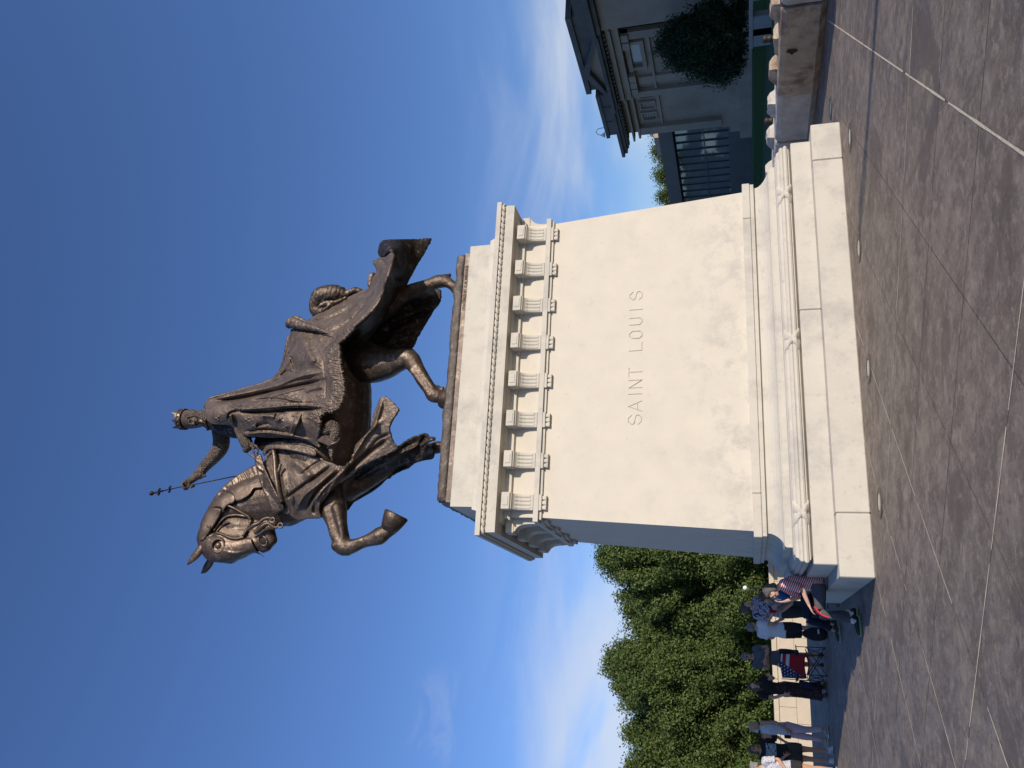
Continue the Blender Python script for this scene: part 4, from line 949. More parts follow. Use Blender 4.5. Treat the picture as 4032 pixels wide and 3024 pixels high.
cloth('flying_hem', 'R3', [(938, 262), (944, 175), (966, 132), (1010, 122), (1180, 112), (1300, 106), (1412, 97), (1385, 165), (1350, 232), (1292, 320), (1240, 400), (1172, 532), (1100, 650), (1010, 800), (880, 930), (700, 1020), (545, 1072), (700, 915), (850, 768), (936, 640), (962, 560), (1006, 420), (1040, 300), (1048, 222), (992, 262)],
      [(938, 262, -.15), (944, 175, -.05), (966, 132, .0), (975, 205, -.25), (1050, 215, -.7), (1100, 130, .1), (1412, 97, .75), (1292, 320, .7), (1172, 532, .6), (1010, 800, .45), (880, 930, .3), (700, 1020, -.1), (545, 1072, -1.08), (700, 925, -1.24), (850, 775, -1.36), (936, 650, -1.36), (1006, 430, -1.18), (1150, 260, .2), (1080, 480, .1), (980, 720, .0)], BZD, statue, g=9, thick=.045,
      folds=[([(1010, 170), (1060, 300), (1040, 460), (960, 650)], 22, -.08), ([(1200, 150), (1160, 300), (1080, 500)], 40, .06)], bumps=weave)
b_ = MB(); chain(b_, 'R3', [(870, 440, .1, 38), (850, 490, .05, 30), (850, 530, .0, 30)]); organic('cloth_fold', b_, BZR, statue, .03, 3)
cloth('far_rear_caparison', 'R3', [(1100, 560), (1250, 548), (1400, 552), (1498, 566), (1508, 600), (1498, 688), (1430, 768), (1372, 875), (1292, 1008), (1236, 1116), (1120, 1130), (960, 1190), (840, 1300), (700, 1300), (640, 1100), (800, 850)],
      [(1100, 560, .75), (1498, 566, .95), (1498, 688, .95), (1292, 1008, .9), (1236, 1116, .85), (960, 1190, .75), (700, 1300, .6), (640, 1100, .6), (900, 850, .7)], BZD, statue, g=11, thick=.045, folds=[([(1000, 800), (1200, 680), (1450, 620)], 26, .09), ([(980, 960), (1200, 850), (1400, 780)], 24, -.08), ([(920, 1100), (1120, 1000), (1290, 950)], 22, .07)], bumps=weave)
# ---- front caparison
front_ctrl = [(-90, 640, -.42), (60, 580, -.55), (280, 615, -.72), (480, 690, -.85), (600, 655, -.9), (740, 400, -.98), (850, 140, -1.1), (960, 240, -1.08), (905, 400, -1.0), (960, 548, -.85), (760, 650, -.86), (560, 775, -.85), (380, 930, -.82), (322, 1060, -.72), (150, 1120, -.45), (40, 1060, -.36), (-60, 960, -.36), (-80, 800, -.44), (150, 800, -.72), (100, 950, -.62), (330, 780, -.8), (640, 560, -.95)]
fr_folds = [([(20, 700), (40, 850), (60, 1000)], 20, .04), ([(480, 700), (330, 830), (200, 940), (130, 1070)], 17, .10), ([(430, 690), (290, 790), (130, 900), (60, 960)], 13, -.09), ([(620, 640), (480, 760), (350, 890), (260, 1040)], 18, .10), ([(560, 690), (420, 800), (290, 930), (215, 1060)], 11, -.11), ([(860, 300), (720, 430), (610, 600), (470, 800), (360, 940)], 18, .06), ([(880, 480), (760, 560), (650, 650), (520, 770)], 16, -.10), ([(840, 160), (800, 300), (760, 420)], 14, .05),
            ([(900, 430), (800, 480), (700, 600)], 10, -.05), ([(100, 640), (200, 720), (260, 800)], 34, .06), ([(360, 640), (260, 700), (160, 780)], 12, -.04), ([(300, 960), (280, 1030), (290, 1090)], 12, -.06), ([(380, 900), (330, 980), (320, 1060)], 10, .05)]
def hemband(V2):
    e, t_ = dist_poly(V2, [(600, 640), (620, 560), (740, 400), (770, 290)]); f, _ = dist_poly(V2, [(20, 800), (160, 880), (330, 760), (470, 690)])
    return weave(V2)*.8+.005*np.exp(-(np.minimum(e, 40)/9)**2)*np.sign(np.sin(V2[:, 0]*.5))+.02*np.exp(-(f/22)**2)*nz2(V2, .09, 3, 3)
frontc = cloth('front_caparison', 'R2', [(-70, 590), (0, 562), (130, 596), (290, 612), (345, 640), (480, 690), (560, 690), (602, 650), (620, 525), (742, 395), (762, 290), (815, 155), (850, 126), (905, 155), (964, 222), (964, 256), (905, 350), (902, 420), (930, 500), (964, 548), (880, 600), (760, 650), (650, 708), (560, 775), (470, 850), (395, 930), (345, 1000), (322, 1060), (336, 1118), (290, 1124), (200, 1126), (150, 1136), (80, 1096), (30, 1055), (-40, 1060), (-100, 1020), (-130, 850), (-120, 700)], front_ctrl, BZR, statue, g=8, thick=.05, folds=fr_folds, bumps=hemband, g_amp=1.35)
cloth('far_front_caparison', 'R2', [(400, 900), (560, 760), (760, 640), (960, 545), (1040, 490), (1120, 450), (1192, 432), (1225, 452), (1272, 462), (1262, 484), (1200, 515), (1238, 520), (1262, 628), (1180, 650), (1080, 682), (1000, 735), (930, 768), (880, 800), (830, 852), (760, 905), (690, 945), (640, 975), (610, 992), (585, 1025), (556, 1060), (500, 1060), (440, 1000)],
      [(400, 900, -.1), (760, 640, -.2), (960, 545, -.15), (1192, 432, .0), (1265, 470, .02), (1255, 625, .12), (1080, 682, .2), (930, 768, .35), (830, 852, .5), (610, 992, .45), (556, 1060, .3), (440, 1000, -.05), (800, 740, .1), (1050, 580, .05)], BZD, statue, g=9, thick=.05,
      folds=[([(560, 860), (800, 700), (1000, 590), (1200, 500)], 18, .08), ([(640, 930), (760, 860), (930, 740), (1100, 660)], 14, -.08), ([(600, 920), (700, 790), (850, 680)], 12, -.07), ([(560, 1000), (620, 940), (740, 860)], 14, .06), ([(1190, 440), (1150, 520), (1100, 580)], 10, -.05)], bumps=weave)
# chest cloth up the neck to the rein
bvHF = bvh_of(horse)
cloth('chest_cloth', 'R1', [(1075, 560), (1180, 540), (1240, 700), (1240, 900), (1220, 1080), (1160, 1060), (1140, 1000), (1090, 900), (1040, 790), (1010, 690), (1030, 610)], [(1075, 560, -.35), (1180, 560, -.46), (1220, 1060, -.42), (1140, 1000, -.42), (1040, 790, -.45), (1230, 800, -.55), (1020, 640, -.32)], BZR, statue, g=8, thick=.05, folds=[([(1100, 600), (1150, 750), (1190, 900)], 16, .03)], bumps=weave)
# broad ornamented rein and the breast strap
def studs(V2): return .014*np.maximum(0, nz2(V2, .06, 9, 2))+.006
plate('rein', 'R1', [(940, 625), (985, 595), (1005, 640), (1020, 700), (1060, 790), (1100, 880), (1140, 960), (1180, 1042), (1140, 1070), (1100, 1115), (1085, 1090), (1068, 1045), (1040, 970), (1000, 880), (972, 800), (950, 700)], .10, .035, BZA, 7, inflate=(.025, 8), bumps=studs, bv=bvh_of(horse, frontc))
cord('breast_strap', 'R1', [(1092, 560), (1105, 640), (1112, 760), (1135, 900), (1160, 990)], 20, .10, BZA, False, bv=bvh_of(horse, frontc))
for q_ in (((1150, 680), (1140, 720), (1125, 750)), ((1190, 890), (1200, 915), (1185, 945))): cord('strap_tag', 'R1', list(q_), 13, .16, BZA, False, bv=bvh_of(horse, frontc))

# ---- rider's body (one mesh), mail coif and head
rb_ = MB()
chain(rb_, 'RB', [(215, 1150, 0, 92), (330, 1215, 0, 125), (470, 1245, 0, 125), (620, 1260, 0, 105), (760, 1270, 0, 120), (900, 1280, 0, 130)], ysq=1.0, n=20)
chain(rb_, 'RB', [(225, 1140, -.24, 50), (235, 1190, 0, 90), (260, 1250, .42, 62)], n=14)
for (a_, b2_) in (((1000, 1220, -.5), (1180, 1300, -.85)),): chain(rb_, 'RB', [(880, 1260, -.2, 100), (*a_, 95), (*b2_, 70), (1300, 1370, -.95, 45)], n=14)
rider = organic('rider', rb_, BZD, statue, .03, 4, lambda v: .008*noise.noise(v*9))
# raised right arm in mail, hand closed on the sword
ab = MB()
chain(ab, 'R1', [(655, 400, .40, 66), (668, 480, .45, 68), (655, 550, .47, 66), (600, 625, .47, 56), (530, 700, .45, 46), (470, 768, .43, 38), (425, 806, .42, 32)], n=16)
chain(ab, 'R1', [(498, 745, .42, 44), (485, 762, .42, 45)]); chain(ab, 'R1', [(470, 728, .42, 14), (462, 732, .42, 9)]); chain(ab, 'R1', [(515, 772, .42, 18), (538, 778, .42, 9)])
arm = organic('right_arm', ab, BZM, statue, .018, 3)
hd = MB(); chain(hd, 'R1', [(425, 806, .42, 30), (395, 826, .42, 31), (375, 836, .42, 29)], n=14, ysq=.75)
for i, (dy, l) in enumerate(((-.10, 1.0), (-.035, 1.08), (.03, 1.0), (.095, .85))):
    y0 = .42+dy; s0 = i*4-6
    chain(hd, 'R1', [(378+s0*.3, 825+s0, y0, 9.5), (356+s0*.3, 838+s0, y0-.03, 9.5), (348, 858+s0*.6, y0-.09, 9), (364, 876+s0*.5, y0-.10, 8.5), (384, 872+s0*.4, y0-.04, 7.5)], n=8)
chain(hd, 'R1', [(400, 838, .30, 10), (398, 862, .28, 9.5), (385, 884, .34, 8.5), (368, 886, .38, 7)], n=8)
chain(hd, 'R1', [(418, 862, .42, 16), (440, 858, .42, 12)], n=8)
organic('right_hand', hd, BZM, statue, .009, 1)
# sword held up by its blade
sw = MB(); P0, P1 = Vector(pt('R1', (97, 918), .40)), Vector(pt('R1', (345, 862), .40)); P2 = Vector(pt('R1', (455, 843), .40)); P3 = Vector(pt('R1', (880, 757), .40))
pxs = mpp('R1', (300, 870), .4)
sw.tube([P0+(P1-P0)*.4, P1, P2, P3], [5*pxs]*4, 8); own(sw.build('sword_blade', BZD, statue, True))
h_ = MB(); h_.tube([P0, P0+(P1-P0)*.38], [11*pxs, 8*pxs], 10); own(h_.build('sword_grip', BZD, statue, True))
h_ = MB(); h_.ball(P0, 19*pxs, 8); h_.ball(P0+(P1-P0)*-.045, 9*pxs, 6); own(h_.build('pommel', BZD, statue, True))
q = MB()
for f_, r_, l_ in ((.25, 7, 26), (.60, 6.5, 24)):
    c_ = P0+(P1-P0)*f_; dd_ = Vector((.5, -.45, -.05)).normalized()
    q.tube([c_-dd_*l_*pxs-(P1-P0)*.05, c_-dd_*l_*.6*pxs, c_, c_+dd_*l_*.6*pxs, c_+dd_*l_*pxs+(P1-P0)*.05], [r_*pxs*1.4, r_*pxs, r_*pxs*1.3, r_*pxs, r_*pxs*1.4], 8)
own(q.build('crossguard', BZD, statue, True))
# left hand on the rein
lh = MB(); chain(lh, 'R1', [(820, 400, -.30, 48), (862, 480, -.28, 52), (880, 535, -.28, 46), (868, 560, -.28, 30)], n=14)
lf = organic('left_forearm', lh, BZM, statue, .018, 3)
lh = MB()
chain(lh, 'R1', [(905, 520, -.28, 26), (940, 538, -.28, 20)], n=10)
for i in range(4):
    y0 = -.38+i*.062; chain(lh, 'R1', [(930, 520+i*3, y0, 9.5), (958, 536+i*2, y0, 9.5), (966, 566, y0, 9), (958, 596, y0, 8.5), (944, 616-i*5, y0, 7.5)], n=8)
chain(lh, 'R1', [(925, 540, -.40, 9), (928, 572, -.42, 9), (938, 598, -.40, 7.5)], n=8)
organic('left_hand', lh, BZM, statue, .009, 1)
free_tube('rein_end', 'R1', [(858, 572, -.26, 7), (895, 598, -.27, 7), (935, 622, -.28, 9), (950, 640, -.3, 12)], BZR)
# head
hh = MB(); HY = -.02
chain(hh, 'H', [(300, 835, HY, 200), (400, 825, HY, 205), (500, 835, HY, 195), (590, 850, HY, 160), (650, 865, HY, 120)], n=20)
chain(hh, 'H', [(560, 800, HY, 170), (740, 810, HY, 165), (860, 850, HY, 230)], n=18)
coif = organic('mail_coif', hh, BZM, statue, .014, 3)
bvC = bvh_of(coif)
fc = MB()
def onC(p, off): return float(onto(bvC, 'H', off, -.2)(np.array([p], float))[0])
P_ = [(330, 850), (400, 800), (500, 790), (590, 820), (650, 860), (700, 930), (690, 985), (600, 1010), (500, 1030), (400, 1040), (320, 1020), (300, 930)]
cloth('face', 'H', P_, [(330, 850, -.20), (400, 795, -.22), (590, 815, -.22), (660, 880, -.22), (690, 985, -.05), (500, 1032, -.03), (350, 1030, -.03), (300, 930, -.15), (450, 900, -.25), (560, 900, -.245)], BZA, statue, g=9, thick=.05,
      folds=[([(355, 860), (350, 960)], 26, .035), ([(385, 885)], 28, -.06), ([(395, 985)], 22, -.04), ([(370, 945), (430, 950), (478, 958)], 24, .085), ([(480, 960), (470, 930)], 16, .05), ([(470, 850), (540, 850)], 34, .04), ([(520, 900), (530, 970)], 14, -.03), ([(548, 880), (552, 960)], 12, .035), ([(566, 885), (566, 955)], 7, -.03), ([(586, 890), (586, 950)], 13, .035), ([(640, 890), (650, 950)], 28, .05), ([(500, 970), (560, 985)], 12, .02)])
cord('coif_edge', 'H', [(300, 800), (340, 785), (420, 765), (520, 775), (600, 800), (660, 860)], 13, .02, BZM, True, bv=bvC)
cord('collar', 'H', [(700, 520), (715, 620), (720, 720), (715, 830), (700, 910), (745, 1000), (770, 1070)], 26, .03, BZM, True, bv=bvC)
# crown
cc = Vector(pt('H', (250, 835), HY)); hx = mpp('H', (250, 835), HY); Rr = 212*hx
ax = (Vector(pt('H', (100, 838), HY))-Vector(pt('H', (290, 838), HY))).normalized(); a_ = Vector((0, 1, 0)); a_ = (a_-ax*a_.dot(ax)).normalized(); e_ = ax.cross(a_)
cb = MB(); nS = 96; ring_o, ring_b, ring_i, ring_ib = [], [], [], []
def crown_h(t_):
    k_ = (t_/(2*math.pi)*8) % 1; d_ = abs(k_-.5)*2; big = int(t_/(2*math.pi)*8) % 2 == 0
    return (75+(120 if big else 75)*max(0, 1-d_*1.9)**.75+14*max(0, 1-abs(d_-.85)*6))*hx
for i in range(nS):
    t_ = 2*math.pi*i/nS+.2; r_ = a_*math.cos(t_)+e_*math.sin(t_); h_ = crown_h(t_); fl = 1+.10*h_/(150*hx)
    ring_b.append(cc+r_*Rr-ax*.045); ring_o.append(cc+r_*Rr*fl+ax*h_); ring_i.append(cc+r_*(Rr*fl-.02)+ax*h_); ring_ib.append(cc+r_*(Rr-.03)-ax*.045)
cb.loft([ring_b, ring_o, ring_i, ring_ib], caps=False); own(cb.build('crown', BZA, statue))
b_ = MB()
for s_ in (-.035, .045): b_.tube([cc+(a_*math.cos(t_)+e_*math.sin(t_))*(Rr+.006)+ax*s_ for t_ in np.linspace(0, 2*math.pi, 60)], .017, 6)
for i in range(16): t_ = i*math.pi/8; b_.ball(cc+(a_*math.cos(t_)+e_*math.sin(t_))*(Rr+.008)+ax*.006, .02, 5)
own(b_.build('crown_band', BZA, statue, True))
b_ = MB()
for x_, y_, r_ in ((55, 815, 18), (80, 848, 20), (55, 870, 14), (95, 820, 14), (110, 850, 18), (140, 850, 16)): b_.ball(pt('H', (x_, y_), -.2), r_*hx, 6)
own(b_.build('crown_cross', BZA, statue, True))

# ---- robe
fleurs = [(970, 975), (1210, 970), (530, 1190), (670, 1165), (845, 1185), (975, 1155), (1115, 1170), (735, 1245), (1095, 470), (1200, 690), (740, 1000), (250, 1180), (1010, 1060), (600, 1250), (880, 1270), (1040, 560)]
def robe_bumps(V2):
    z_ = .005*nz2(V2, .03, 2, 3)+.004*nz2(V2, .12, 4, 2)
    hem, _ = dist_poly(V2, [(1300, 400), (1370, 480), (1390, 620), (1402, 720), (1424, 830), (1428, 920), (1405, 1030), (1350, 1105), (1240, 1130)])
    w_ = 1/(1+np.exp((hem-118)/7))
    a_ = np.arctan2(V2[:, 1]-900, V2[:, 0]-500)
    tuft = np.array([abs(noise.noise(Vector((p[0]*.022, p[1]*.075, 1))))+.6*abs(noise.noise(Vector((p[0]*.05, p[1]*.13, 7)))) for p in V2])
    z_ += w_*(.025+.050*tuft)
    inn, _ = dist_poly(V2, [(1125, 425), (1195, 555), (1238, 640), (1242, 720), (1262, 850), (1258, 1000), (1222, 1090)]); z_ -= .015*np.exp(-(inn/6)**2)
    for fx, fy in fleurs:
        d_ = V2-np.array([fx, fy]); r_ = np.linalg.norm(d_, axis=1); th = np.arctan2(d_[:, 1], d_[:, 0])
        z_ += .030*np.exp(-(r_/26)**4)*(np.cos(th*3+math.pi)*.5+.5)*(r_ < 45)
    return z_
robe = cloth('robe', 'RB', [(148, 1012), (250, 980), (330, 945), (430, 918), (530, 890), (660, 855), (750, 818), (810, 765), (850, 690), (882, 610), (893, 520), (905, 450), (932, 385), (945, 340), (1050, 335), (1180, 350), (1290, 385), (1345, 440), (1372, 485), (1388, 555), (1392, 625), (1402, 720), (1422, 815), (1430, 900), (1415, 985), (1392, 1058), (1345, 1106), (1242, 1130), (1205, 1185), (1200, 1290), (1178, 1395), (1200, 1452), (1110, 1402), (980, 1372), (860, 1362), (750, 1362), (620, 1352), (505, 1342), (430, 1300), (372, 1245), (270, 1240), (190, 1225), (150, 1190), (138, 1100)],
      [(148, 1012, .0), (330, 945, .02), (530, 890, .05), (750, 818, .05), (850, 690, .05), (893, 500, .05), (945, 345, -.1), (1180, 350, -.5), (1290, 385, -.72), (1372, 485, -1.12), (1392, 625, -1.3), (1422, 815, -1.4), (1415, 985, -1.42), (1345, 1106, -1.36), (1242, 1130, -1.25), (1200, 1290, -1.15), (1200, 1452, -.95), (980, 1372, -.72), (750, 1362, -.52), (505, 1342, -.42), (372, 1245, -.36), (190, 1225, -.34), (138, 1100, -.25), (1000, 1100, -1.0), (700, 1100, -.8), (400, 1100, -.62), (230, 1110, -.48), (1000, 600, -.62), (1100, 480, -.66), (820, 880, -.5), (500, 1000, -.42), (300, 1010, -.30), (1100, 850, -.92), (900, 1250, -.95), (600, 1230, -.7)], BZR, statue, g=5.5, thick=.06,
      folds=[([(200, 1022), (500, 985), (800, 918), (1010, 872), (1260, 820)], 17, -.16), ([(180, 1000), (500, 935), (800, 868), (1000, 792), (1230, 742)], 20, .11), ([(420, 1095), (700, 1078), (1000, 1052), (1210, 1068)], 15, .10), ([(440, 1112), (700, 1122), (900, 1098), (1210, 1092)], 12, -.13), ([(500, 1020), (800, 1000), (1000, 1040), (1200, 1035)], 12, -.05), ([(540, 985), (780, 960), (1000, 900), (1200, 860)], 16, .05),
             ([(780, 792), (850, 742), (915, 655), (945, 560)], 15, .07), ([(925, 590), (962, 680), (985, 752)], 15, -.11), ([(880, 620), (905, 600), (925, 560)], 10, -.05), ([(1045, 420), (1080, 520), (1130, 620), (1190, 650)], 40, .08), ([(830, 800), (900, 740), (1000, 770)], 12, -.05), ([(700, 840), (840, 800), (960, 780)], 10, .04), ([(505, 1325), (700, 1312), (850, 1330), (1000, 1352), (1120, 1385)], 13, .07), ([(520, 1300), (700, 1285), (900, 1310)], 12, -.07), ([(950, 1230), (1000, 1250)], 85, .12), ([(640, 1150), (760, 1160), (850, 1210)], 25, .06), ([(780, 1200), (820, 1130), (900, 1120)], 14, -.05),
             ([(350, 1185), (368, 1130), (440, 1105)], 9, -.09), ([(375, 1130), (385, 1190), (400, 1240)], 14, .07), ([(600, 1250), (700, 1230), (760, 1250)], 18, -.05), ([(350, 1020), (400, 1060), (480, 1090)], 20, .05), ([(1060, 930), (1140, 900), (1240, 880)], 22, .05), ([(880, 960), (920, 1000), (1050, 1020)], 14, .04), ([(600, 900), (750, 855), (840, 800)], 8, -.04)], bumps=robe_bumps, g_amp=1.4)
# far side and back of the robe so that it closes over the horse's back
cloth('robe_back', 'RB', [(150, 1015), (330, 948), (530, 893), (750, 822), (850, 695), (893, 520), (935, 390), (1100, 420), (1240, 600), (1300, 800), (1300, 1000), (1100, 1150), (800, 1200), (500, 1230), (250, 1200)],
      [(150, 1015, .05), (530, 893, .1), (850, 695, .1), (935, 390, .0), (1240, 600, .9), (1300, 1000, .95), (800, 1200, .75), (250, 1200, .45), (800, 1000, .7)], BZR, statue, g=14, thick=.05)
fl = MB()
chain(fl, 'RB', [(920, 300, -.2, 40), (950, 285, -.25, 52), (1010, 300, -.38, 46), (1090, 322, -.55, 34), (1180, 345, -.72, 24), (1270, 378, -.86, 15), (1310, 400, -.9, 8)], n=14)
chain(fl, 'RB', [(960, 245, .05, 24), (1010, 250, .05, 26), (1060, 275, .0, 20), (1095, 290, -.05, 16)], n=10)
organic('turned_hem', fl, BZR, statue, .022, 3, lambda v: .014*noise.noise(v*9)+.012*noise.noise(v*20))
# ---- saddle, stirrup and foot
cloth('saddle_flap', 'RB', [(700, 1440), (740, 1425), (850, 1418), (1000, 1422), (1100, 1440), (1172, 1475), (1168, 1532), (1080, 1515), (980, 1492), (850, 1470), (760, 1468), (715, 1490), (690, 1530), (672, 1500)], [(700, 1440, -.5), (850, 1418, -.66), (1100, 1440, -.8), (1168, 1532, -.82), (850, 1470, -.68), (690, 1520, -.45)], BZR, statue, g=6, thick=.08, inflate=(.04, 14), bumps=lambda V: .018*np.abs(nz2(V, .06, 3, 2)))
b_ = MB(); chain(b_, 'RB', [(640, 1400, -.05, 50), (720, 1430, -.1, 75), (800, 1440, -.2, 90), (900, 1430, -.3, 110), (1000, 1430, -.35, 120)], n=16); chain(b_, 'RB', [(640, 1300, 0, 60), (760, 1340, 0, 120), (1000, 1360, 0, 150)], n=14)
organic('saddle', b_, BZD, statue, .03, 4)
b_ = MB(); chain(b_, 'R2', [(395, 375, -1.02, 42), (440, 372, -1.03, 62), (462, 420, -1.04, 52), (442, 490, -1.04, 38), (428, 560, -1.03, 26), (425, 610, -1.02, 17), (430, 648, -1.0, 6)], n=14); chain(b_, 'R2', [(330, 400, -.95, 50), (400, 400, -1.0, 50)], n=12)
organic('foot', b_, BZM, statue, .016, 2)
cloth('stirrup_leather', 'R2', [(312, 436), (372, 455), (432, 488), (420, 536), (360, 512), (300, 482)], [(312, 436, -1.0), (432, 488, -1.12), (420, 536, -1.1), (300, 482, -1.0)], BZA, statue, g=6, thick=.04)
free_tube('stirrup', 'R2', [(395, 545, -1.08, 8), (420, 520, -1.16, 9), (470, 500, -1.14, 12), (490, 470, -1.04, 12), (480, 450, -.96, 9)], BZA)
# ================================================================== PEOPLE
def pchain(b, pts, sx=1., n=12, k=4, flat=False, cap0=True):
    """pts (x,y,z,r) in the person's frame; sx flattens front to back (y)"""
    A = cat_rom([list(p) for p in pts], k) if len(pts) > 1 else np.array([pts[0]], float); A[:, 3] = np.maximum(A[:, 3], .002)
    rings = []; a = None
    for i in range(len(A)):
        d = Vector(A[min(i+1, len(A)-1), :3]-A[max(i-1, 0), :3])
        if d.length < 1e-6: d = Vector((0, 0, 1))
        d.normalize(); yv = Vector((0, 1, 0)); q = yv-d*yv.dot(d)
        if q.length < .25: q = Vector((0, 0, 1))-d*d.z
        q.normalize(); e = d.cross(q); p = Vector(A[i, :3])
        rings.append([p+(q*math.cos(t_)*sx+e*math.sin(t_))*A[i, 3] for t_ in np.linspace(0, 2*math.pi, n, endpoint=False)])
    if len(A) > 1: b.loft(rings)
    if not flat:
        b.ball(A[-1, :3], (A[-1, 3]*.97, A[-1, 3]*sx*.97, A[-1, 3]*.97), 6)
        if cap0: b.ball(A[0, :3], (A[0, 3]*.97, A[0, 3]*sx*.97, A[0, 3]*.97), 6)
def psolid(name, b, m, parent, voxel=.012, smooth=2, fn=None):
    o = link(name, b.mesh(name), m, parent)
    md = o.modifiers.new('r', 'REMESH'); md.mode = 'VOXEL'; md.voxel_size = voxel; md.use_smooth_shade = True
    if smooth: s_ = o.modifiers.new('s', 'SMOOTH'); s_.iterations = smooth; s_.factor = .5
    me = evaluated(o)
    if fn is not None:
        for v in me.vertices: v.co += Vector(fn(v.co))
    me.polygons.foreach_set('use_smooth', [True]*len(me.polygons)); return o
def skinm(name, c): return mat(name, c, .55, var=.06, scale=8, spec=.35)
SK1 = skinm('skin_fair', (.58, .36, .26)); SK2 = skinm('skin_tanned', (.46, .26, .17)); LIPM = mat('lips', (.30, .10, .09), .5, var=.05)
EYEW = mat('eye_white', (.7, .68, .65), .3, var=.03); EYED = mat('eye_dark', (.03, .02, .015), .2, var=.05); BLK = mat('black_cloth', (.016, .016, .019), .9, var=.2, scale=20)
def hand(b, W_, d, nrm, s=1., curl=.5, side=1, spread=.18):
    """W_ wrist, d pointing direction, nrm palm normal; five separate bent fingers and a thumb on the side"""
    W_, d, nrm = Vector(W_), Vector(d).normalized(), Vector(nrm); nrm = (nrm-d*nrm.dot(d)).normalized(); t = d.cross(nrm)*side
    for q in (-.026, -.009, .009, .026): pchain(b, [(*(W_+t*q*.7*s), .017*s), (*(W_+d*.045*s+t*q*s), .0155*s), (*(W_+d*.085*s+t*q*1.15*s), .0125*s)], n=8, k=3)
    for i, (q, L_) in enumerate(((-.031, .060), (-.0105, .074), (.0105, .080), (.031, .070))):
        a = W_+d*.085*s+t*q*1.1*s; dd = (d+t*(i-1.5)*spread).normalized(); p = [(*a, .0105*s)]
        for f, bend in ((.45, .35), (.32, .75), (.23, 1.1)):
            dr = (dd*math.cos(curl*bend)+nrm*math.sin(curl*bend)); a = a+dr*L_*f*s; p.append((*a, (.0095-.0012*len(p))*s))
        pchain(b, p, n=8, k=2)
    a = W_+d*.03*s+t*.03*s; p = [(*a, .0135*s)]
    for f, ang in ((.032, .9), (.028, .6), (.024, .45)): a = a+(d*math.cos(ang)+t*math.sin(ang)+nrm*.35).normalized()*f*s; p.append((*a, (.0125-.0015*len(p))*s))
    pchain(b, p, n=8, k=2)
def head(b, C, yaw=0., pitch=0., s=1.):
    M = Matrix.Translation(C) @ Matrix.Rotation(yaw, 4, 'Z') @ Matrix.Rotation(pitch, 4, 'X') @ Matrix.Scale(s, 4)
    for c, r in (((0, .018, .025), (.074, .092, .088)), ((0, -.02, -.01), (.066, .075, .085)), ((0, -.035, -.062), (.047, .052, .048)), ((0, -.075, -.085), (.022, .020, .018)),
                 ((0, -.088, .03), (.035, .012, .014)), ((0, -.098, -.012), (.0095, .012, .024)), ((0, -.108, -.026), (.014, .014, .010)), ((.035, -.072, -.022), (.022, .02, .018)), ((-.035, -.072, -.022), (.022, .02, .018)),
                 ((0, -.088, -.055), (.020, .012, .008)), ((0, -.087, -.066), (.018, .012, .008)), ((.076, .01, -.008), (.009, .02, .032)), ((-.076, .01, -.008), (.009, .02, .032))):
        b.ball((0, 0, 0), 1, 7, M=M @ Matrix.Translation(c) @ Matrix.Diagonal((*r, 1)))
    return M
def face_bits(par, M, eyes=True, glasses=False, mask=False):
    e = MB()
    for sx_ in (-1, 1): e.ball((0, 0, 0), 1, 6, M=M @ Matrix.Translation((.030*sx_, -.079, .004)) @ Matrix.Diagonal((.0135, .010, .0085, 1)))
    for sx_ in (-1, 1): e.ball((0, 0, 0), 1, 5, M=M @ Matrix.Translation((.030*sx_, -.0875, .004)) @ Matrix.Diagonal((.0055, .003, .0055, 1)), mi=1)
    if eyes and not glasses: e.build('eyes', [EYEW, EYED], par, True)
    if not mask:
        l = MB(); l.ball((0, 0, 0), 1, 6, M=M @ Matrix.Translation((0, -.096, -.060)) @ Matrix.Diagonal((.021, .006, .0055, 1))); l.build('mouth', LIPM, par, True)
    if glasses:
        g_ = MB()
        for sx_ in (-1, 1):
            g_.ball((0, 0, 0), 1, 8, M=M @ Matrix.Translation((.031*sx_, -.098, .006)) @ Matrix.Diagonal((.025, .005, .019, 1)))
            g_.tube([M @ Vector((.052*sx_, -.095, .012)), M @ Vector((.076*sx_, -.04, .012)), M @ Vector((.079*sx_, .01, .006))], .0028, 6)
        g_.tube([M @ Vector((-.012, -.103, .012)), M @ Vector((.012, -.103, .012))], .003, 6)
        g_.build('sunglasses', mat('dark_lens', (.01, .01, .012), .12, var=.05, spec=.9), par, True)
    if mask:
        k = MB(); k.ball((0, 0, 0), 1, 9, M=M @ Matrix.Translation((0, -.068, -.048)) @ Matrix.Diagonal((.058, .048, .050, 1))); k.build('face_mask', mat('blue_mask', (.32, .52, .66), .8, var=.06), par, True)
